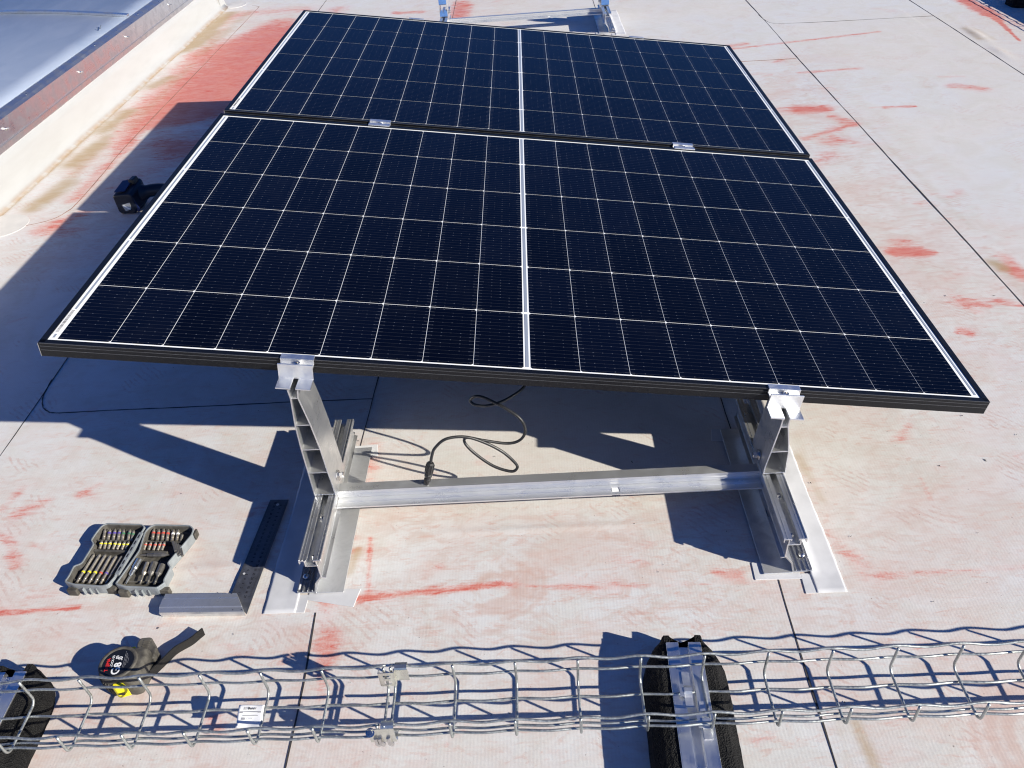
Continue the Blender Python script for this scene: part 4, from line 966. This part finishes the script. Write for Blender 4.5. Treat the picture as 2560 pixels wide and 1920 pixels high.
# ------------------------------------------------------------------ try square
def square():
    t = thing("try_square", "aluminium try square lying on the roof with its ruled blade partly shaded", "try square", (-0.62,-0.23,0))
    ox, oy = 0.62, 0.23
    prof = [(-0.2485,0.0006),(-0.2530,0.013),(-0.2520,0.0180),(-0.2425,0.0182),(-0.2405,0.0198),(-0.2225,0.0198),(-0.2205,0.0178),(-0.2090,0.0172),(-0.2070,0.0006)]
    m = MB(); n = len(prof); vs = []
    for y,z in prof: vs.append((-0.7035+ox+0.0035*max(0,(y+0.2485)/0.04)*0+(0.003 if y<-0.245 else 0), y+oy+0.004, z))
    for y,z in prof:
        f = (y+0.2530)/0.046; vs.append((-0.5395+ox-0.027*f, y+oy-0.0015, z))
    m.add(vs, [tuple(range(n-1,-1,-1)), tuple(range(n,2*n))]+[(i,(i+1)%n,n+(i+1)%n,n+i) for i in range(n)])
    st = m.build("stock", MAT['alu_stock'], t, bevel=0.0006)
    k = MB()
    for x,y in ((-0.574,-0.2120),(-0.546,-0.2490),(-0.562,-0.2490),(-0.58,-0.2105)): k.lathe([(0.0009,0),(0.0009,0.0004)], (x+ox,y+oy,0.0181), (0,0,1), 8)
    k.split("rivet", MAT['ink'], st)
    bl = MB(); c = [(-0.5640,0.0385),(-0.5240,0.0365),(-0.5395,-0.2500),(-0.5810,-0.2085)]
    bl.prism([(x+ox,y+oy) for x,y in c][::-1], 0.0042, 0.0056, 'z'); b = bl.build("blade", MAT['blade'], t)
    a0 = Vector((-0.5810+ox,-0.2085+oy)); ax = (Vector((-0.5640+ox,0.0385+oy))-a0).normalized(); pe = Vector((ax.y,-ax.x)); ang = math.atan2(ax.y,ax.x)
    k = MB(); z = 0.0059
    for i in range(1,24):
        q = a0+ax*(0.0105*i)+pe*0.0125; put_text(k, str(i), 0.0058, (q.x,q.y), ang+math.pi, z, 1.0, 0.0002)
        q = a0+ax*(0.0105*i-0.008)+pe*0.0265; put_text(k, str(max(1,28-i)), 0.0058, (q.x,q.y), ang+math.pi, z, 1.0, 0.0002)
    for i in range(0,115):
        ln = 0.0055 if i%5==0 else 0.0032
        for e in (0.0006, 0.0400-0.0006-ln):
            q = a0+ax*(0.0021*i)+pe*e; q2 = q+pe*ln; w_ = ax*0.00022
            if e>0.02 and i<0: continue
            k.add([(q.x-w_.x,q.y-w_.y,z),(q.x+w_.x,q.y+w_.y,z),(q2.x+w_.x,q2.y+w_.y,z),(q2.x-w_.x,q2.y-w_.y,z)],[(0,1,2,3)])
    k.build("ruler_marks", MAT['ink'], b)
    h = MB()
    for hx,hy,rr in ((-0.5445,0.0235,0.0032),(-0.5690,-0.156,0.0024)): h.lathe([(rr,0.0),(rr,0.0004)], (hx+ox,hy+oy,0.0056), (0,0,1), 14)
    h.split("hanging_hole", MAT['white_vinyl'], b)
square()

# ------------------------------------------------------------------ tape measure and its strap
def tape():
    t = thing("tape_measure", "black tape measure with yellow latch lying under the tray wires", "tape measure", (-0.717,-0.371,0))
    cx, cy = 0.717, 0.371
    arc = [(0.0345*math.cos(R(a)), 0.0340*math.sin(R(a))) for a in range(62,299,12)]
    body = arc+[(0.030,-0.0335),(0.0395,-0.030),(0.0425,-0.010),(0.0435,0.012),(0.0400,0.030),(0.028,0.0335)]
    body = rounded(body, 0.003, 2)
    sc = lambda k, dx=0: [(x*k+dx,y*k) for x,y in body]
    m = MB(); loft(m, [(sc(.94),0.0006),(sc(1.0),0.004),(sc(1.02),0.014),(sc(1.02),0.034),(sc(0.99),0.043),(sc(.93),0.0475),(sc(.86),0.0485)], True, True)
    b = m.build("case", MAT['dusty_rubber'], t, smooth=True)
    m = MB(); q = [(0.0300*math.cos(a),0.0295*math.sin(a)) for a in [2*math.pi*i/36 for i in range(36)]]
    ring = lambda k: [(x*k-0.0005,y*k) for x,y in q]
    loft(m, [(ring(1.08),0.047),(ring(1.06),0.0505),(ring(1.0),0.0515),(ring(.90),0.0512),(ring(.86),0.0500)], False); m.build("rim", MAT['dusty_rubber'], b, smooth=True)
    m = MB(); loft(m, [(ring(.87),0.0485),(ring(.865),0.0503),(ring(.84),0.0506)], True); lb = m.build("face_label", MAT['tape_black'], b)
    z = 0.0509; an = R(98)
    def T(mat, txt, size, pos, nm, sx=1.0, bold=0.0):
        k = MB(); put_text(k, txt, size, (pos[0]+cx,pos[1]+cy), an, z, sx, bold); return k.build(nm, mat, lb)
    T(MAT['red_ink'], "TAJIMA", 0.0080, (-0.7290,-0.3880), "maker_lettering", 1.0, 0.0002)
    T(MAT['white_ink'], "LOCK-25", 0.0055, (-0.7238,-0.3800), "lock_lettering", 1.05, 0.0001)
    T(MAT['white_ink'], "G", 0.0200, (-0.7075,-0.3940), "grade_lettering", 1.0, 0.0004)
    T(MAT['white_ink'], "8", 0.0165, (-0.7095,-0.3795), "length_lettering", 1.05, 0.0005)
    T(MAT['white_ink'], ".0", 0.0110, (-0.7115,-0.3675), "length_lettering", 1.0, 0.0003)
    T(MAT['white_ink'], "m", 0.0080, (-0.7195,-0.3640), "length_lettering", 1.0, 0.0003)
    k = MB()
    for off,a,bb,w in ((0.0135,-0.014,0.020,0.0007),(0.0158,-0.012,0.016,0.0007),(0.0178,-0.008,0.012,0.0006),(0.0205,-0.004,0.006,0.0006)):
        d = Vector((math.cos(an),math.sin(an))); e = Vector((d.y,-d.x)); c0 = e*off-e*0.004
        n_ = 14
        for i in range(n_):
            s0 = a+(bb-a)*i/n_; s1 = s0+(bb-a)/n_*random.uniform(.45,.85); p = [c0+d*s0,c0+d*s1,c0+d*s1+e*w,c0+d*s0+e*w]
            k.add([(v.x,v.y,z) for v in p],[(0,1,2,3)])
    k.build("fine_print", MAT['grey_ink'], lb)
    m = MB()
    for a in range(120,262,9):      # moulded grip ribs round the back
        c,s_ = math.cos(R(a)), math.sin(R(a)); m.tube([(0.0350*c,0.0345*s_,0.010),(0.0356*c,0.0350*s_,0.024),(0.0350*c,0.0345*s_,0.038)], 0.0013, 6)
    for i in range(6):
        y = -0.014+i*0.0062; m.tube([(0.0345,y,0.0445),(0.0405,y+0.002,0.040),(0.0432,y+0.002,0.030)], 0.0012, 6)
    m.split("grip_rib", MAT['dusty_rubber'], b, smooth=True)
    m = MB(); m.prism(rounded([(0.006,0.052),(0.009,0.062),(0.028,0.063),(0.036,0.052),(0.040,0.044),(0.046,0.040),(0.047,0.020),(0.041,0.019),(0.036,0.030),(0.012,0.034)],0.004,3), 0.003, 0.030, 'z')
    hk = m.build("hook_bumper", MAT['dusty_rubber'], t, bevel=0.003)
    m = MB()
    for i in range(5): m.box(0.018,0.030,0.038+i*0.004,0.0396+i*0.004,0.0298,0.0312)
    m.split("bumper_rib", MAT['dusty_rubber'], hk, bevel=0.0004)
    m = MB(); m.prism(rounded([(-0.006,0.0335),(0.006,0.0345),(0.010,0.0375),(0.008,0.0425),(-0.002,0.039)],0.0015,2), 0.020, 0.034, 'z'); m.build("yellow_button", MAT['yellow'], t, bevel=0.001)
    m = MB(); m.prism(rounded([(0.000,-0.0335),(0.016,-0.0320),(0.025,-0.0385),(0.008,-0.0435),(0.002,-0.0415)],0.0018,2), 0.012, 0.040, 'z')
    ly = m.build("yellow_latch", MAT['yellow'], t, bevel=0.0014)
    MB().box(0.008,0.018,-0.0440,-0.0415,0.022,0.026).build("latch_notch", MAT['black_plastic'], ly)
    return t
tape()
def strap():
    P = smooth_path([(-0.608,-0.287,0),(-0.615,-0.296,0),(-0.625,-0.308,0),(-0.646,-0.324,0),(-0.658,-0.343,0),(-0.673,-0.366,0),(-0.690,-0.389,0)],6)
    m = MB(); m.uv = []; vs = []; fs = []; n = len(P)
    for i,p in enumerate(P):
        t = (P[min(i+1,n-1)]-P[max(i-1,0)]).normalized(); s = Vector((-t.y,t.x,0))
        for a,h in ((-1,0.0006),(-1,0.0215),(1,0.0215),(1,0.0006)): vs.append(p+s*a*0.0012+Vector((0.002*(h>0.01),-0.001*(h>0.01),h)))
    for i in range(n-1):
        for k in range(4):
            fs.append((4*i+k,4*i+(k+1)%4,4*i+4+(k+1)%4,4*i+4+k)); m.uv += [(i/n,k),(i/n,k+1),((i+1)/n,k+1),((i+1)/n,k)]
    fs += [(0,1,2,3),(4*n-4,4*n-3,4*n-2,4*n-1)]; m.uv += [(0,0)]*8
    m.add(vs, fs); o = m.build("webbing_strap", MAT['strap'])
    tag(o, "black ribbed webbing strap standing on edge beside the tape measure", "strap")
strap()

# ------------------------------------------------------------------ work light in the shade at the left of the panels
def work_light():
    t = thing("work_light", "dark blue cordless work light lying in the shade left of the panels", "work light", (-1.43,1.55,0), R(-4))
    # head: chamfered housing, front face toward the viewer
    fr = [(-0.030,0.066),(-0.024,0.074),(0.038,0.078),(0.046,0.070),(0.050,0.022),(0.032,0.0015),(-0.020,0.0010),(-0.028,0.010)]
    m = MB(); n = len(fr); vs = []
    for y,k,dz in ((-0.052,0.90,0.002),(-0.046,1.0,0.0),(0.000,1.03,0.006),(0.030,0.98,0.012),(0.050,0.80,0.022)):
        for x,z in fr: vs.append((0.008+(x-0.008)*k+0.004*(y+0.05)/0.1, y, max(0.0008,0.04+(z-0.04)*k+dz*(z>0.04))))
    fs = [tuple(range(n)), tuple(4*n+i for i in range(n-1,-1,-1))]+[(r*n+i,r*n+(i+1)%n,(r+1)*n+(i+1)%n,(r+1)*n+i) for r in range(4) for i in range(n)]
    m.add(vs, fs); h = m.build("lamp_head", MAT['lamp_body'], t, bevel=0.003)
    m = MB(); m.add([(-0.022,-0.040,0.0795),(0.018,-0.040,0.0815),(0.020,0.028,0.0935),(-0.017,0.028,0.0915)],[(0,1,2,3)])
    lb = m.build("battery_label", MAT['lamp_blue'], h); so_ = lb.modifiers.new("thick",'SOLIDIFY'); so_.thickness = 0.003
    k = MB()
    for x0,x1,y0,y1 in ((-0.019,-0.015,-0.032,0.000),(-0.013,-0.006,-0.004,0.022),(0.000,0.006,-0.004,0.022)):
        zf = lambda x,y: 0.0803+(y+0.040)*0.176+(x+0.022)*0.05
        k.add([(x0,y0,zf(x0,y0)),(x1,y0,zf(x1,y0)),(x1,y1,zf(x1,y1)),(x0,y1,zf(x0,y1))],[(0,1,2,3)])
    k.build("label_print", MAT['lamp_text'], lb)
    m = MB(); m.prism(rounded([(-0.004,0.038),(0.028,0.046),(0.026,0.022),(0.003,0.014)],0.002,2), -0.0545,-0.0515,'y'); ln = m.build("lens", MAT['lens'], h)
    m = MB(); m.prism([(0.0,0.034),(0.022,0.019),(0.024,0.022),(0.003,0.038)], -0.0556,-0.0547,'y'); m.build("reflector", MAT['paper'], ln)
    m = MB(); m.prism(rounded([(0.010,0.080),(0.014,0.104),(0.032,0.104),(0.038,0.080)],0.003,2), 0.010, 0.044,'y'); m.build("hook", MAT['black_plastic'], t, bevel=0.002)
    m = MB()
    P = smooth_path([(0.030,0.012,0.050),(0.050,0.016,0.052),(0.075,0.020,0.056),(0.110,0.026,0.056),(0.150,0.034,0.050),(0.190,0.042,0.044)],4)
    m.tube(P, [0.040-0.018*min(1,i/7.0) if i<8 else 0.0225+0.004*(i>14) for i in range(len(P))], 12); m.build("handle", MAT['lamp_body'], t, smooth=True)
    m = MB()
    for x in (0.034,): m.prism([(x,0.070),(x+0.010,0.066),(x+0.020,0.010),(x+0.010,0.006)], -0.0495,-0.0440,'y')
    m.build("trim_strip", MAT['lamp_blue'], t)
    m = MB(); m.lathe([(0.020,0),(0.022,0.006),(0.019,0.012)], (0.185,0.041,0.044), (0.9,0.2,-0.1), 12); m.build("end_cap", MAT['black_plastic'], t)
work_light()

# ------------------------------------------------------------------ skylight along the left side
def skylight():
    t = thing("skylight", "long white upstand skylight with metal capping at the left edge of the roof", "skylight", (-2.6,1.5,0))
    ox, oy = 2.6, -1.5; Y0, Y1 = -2.5, 4.575; xw = -3.6
    prof = [(-1.918,0.0006),(-1.932,0.0075),(-1.944,0.020),(-1.952,0.040),(-1.957,0.065),(-1.966,0.110),(-1.972,0.150),(-2.06,0.150),(-2.06,0.0006)]
    m = MB(); P = [(x+ox,z) for x,z in prof]; ny = 60; vs = []; n = len(P)
    for j in range(ny+1):
        y = Y0+(Y1-Y0)*j/ny; yy = y+oy
        for i,(x,z) in enumerate(P):
            wob = (0.004*math.sin(y*2.3)+0.003*math.sin(y*7.1+1))*(1 if i<3 else 0.3)
            vs.append((x+wob, yy, z))
    fs = [(j*n+i,j*n+(i+1)%n,(j+1)*n+(i+1)%n,(j+1)*n+i) for j in range(ny) for i in range(n)]+[tuple(range(n)),tuple(ny*n+i for i in range(n-1,-1,-1))]
    m.add(vs, fs); m.build("upstand", MAT['curb'], t, smooth=True)
    # the far short side returns to the left
    m = MB(); m.prism([(Y1+oy+0.050,0.0006),(Y1+oy+0.030,0.010),(Y1+oy+0.015,0.045),(Y1+oy+0.0,0.150),(Y1+oy-0.08,0.150),(Y1+oy-0.08,0.0006)], xw+ox, -1.945+ox, 'x'); m.build("end_upstand", MAT['curb'], t)
    m = MB(); m.wall([(-1.9745,0.142),(-1.9705,0.1475),(-1.9700,0.166),(-1.9755,0.1685),(-1.9755,0.1735),(-1.9715,0.1765),(-1.9725,0.245),(-1.985,0.2545),(-2.005,0.262),(-2.03,0.262)], 0.0016, Y0, Y1+0.02, 'y')
    m.v = [(x+ox,y+oy,z) for x,y,z in m.v]; cp = m.build("capping", MAT['flashing'], t)
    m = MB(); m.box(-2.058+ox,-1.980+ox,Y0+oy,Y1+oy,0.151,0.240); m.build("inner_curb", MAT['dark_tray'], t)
    m = MB()
    for y in (0.9,1.40,1.87,2.551,3.11,3.75,4.3):
        m.lathe([(0.006,0),(0.006,0.003),(0.003,0.005)], (-1.972+ox,y+oy,0.208), (1,0,0.05), 10); m.tube([(-1.968+ox,y+oy,0.209),(-1.958+ox,y+oy+0.003,0.211)], 0.0024, 6)
        m.lathe([(0.0035,0),(0.003,0.002)], (-1.990+ox,y+oy+0.25,0.2575), (0.5,0,0.85), 8)
    m.split("screw", MAT['steel'], cp)
    m = MB(); nx_ = 18; X0, X1 = -2.010, -3.55
    arch = lambda f: 0.2635+0.060*math.sin(math.pi*f)
    line = [(X0+(X1-X0)*i/nx_+ox, arch(i/nx_)) for i in range(nx_+1)]
    m.wall(line, 0.004, Y0+oy, Y1+oy-0.02, 'y'); m.build("glazing", MAT['glazing'], t, smooth=True)
    for y in (3.285,1.55,0.0):
        m = MB(); m.wall([(x,z+0.0085) for x,z in line], 0.010, y+oy-0.016, y+oy+0.016, 'y'); g = m.build("glazing_bar", MAT['flashing'], t, smooth=False)
    m = MB(); m.box(xw+ox-0.03,-3.55+ox,Y0+oy,Y1+oy,0.001,0.262); m.build("back_upstand", MAT['curb'], t)
    m = MB(); m.tube([(-2.06+ox,3.02+oy,0.282),(-2.035+ox,3.00+oy,0.283),(-2.055+ox,3.06+oy,0.284)], 0.0022, 6); m.build("wire_scrap", MAT['wire'], t)
skylight()

# ------------------------------------------------------------------ second cable run at the far right, mostly outside the picture
rubber_foot((2.535,3.335,0), R(92), "black rubber foot at the top right corner of the picture")
def far_tray():
    t = thing("wire_basket_tray", "wire tray with a grey duct at the top right corner of the roof", "cable tray", (2.72,3.0,0.06), group="galvanised wire basket trays")
    off = Vector((-2.72,-3.0,-0.06))
    for x,z,ph in ((2.598,0.100,0),(2.594,0.117,1),(2.70,0.060,2),(2.64,0.060,.5),(2.79,0.115,3),(2.79,0.080,4)):
        pts = [Vector((x+0.0015*math.cos(2*math.pi*y/PITCH), y, z+0.0015*math.sin(2*math.pi*y/PITCH+ph)))+off for y in np.arange(1.6,5.0,0.012)]
        MB().tube(pts, RW, 6).build("long_wire", MAT['wire'], t, smooth=True)
    for k in range(34):
        y = 1.62+k*0.0966
        MB().tube([Vector(q)+off for q in ((2.592,y,0.12),(2.594,y,0.07),(2.609,y,0.063),(2.774,y,0.063),(2.792,y,0.07),(2.794,y,0.12))], RW, 6).build("cross_wire", MAT['wire'], t, smooth=True)
    m = MB(); m.box(2.620,2.745,1.6,5.0,0.068,0.105); m.v = [(x-2.72,y-3.0,z-0.06) for x,y,z in m.v]; m.build("duct", MAT['grey_plastic'], t, bevel=0.004)
far_tray()

# ------------------------------------------------------------------ crumbs and swarf on the roof
def litter():
    m = MB()
    for i in range(150):
        x, y = random.uniform(-1.0,1.25), random.uniform(-0.55,1.2)
        r = random.choice((0.0006,0.0009,0.0012,0.0018)); a = random.uniform(0,3.1)
        d = Vector((math.cos(a),math.sin(a),0))*r*random.uniform(1,3); n = Vector((-d.y,d.x,0)).normalized()*r*0.6; c = Vector((x,y,0.0014))
        m.add([c-d,c+n,c+d,c-n,c+Vector((0,0,r*0.8))],[(0,1,4),(1,2,4),(2,3,4),(3,0,4)])
    o = m.build("roof_crumbs", MAT['ink']); tag(o, "tiny dark crumbs scattered over the membrane", "crumbs", kind="stuff")
litter()
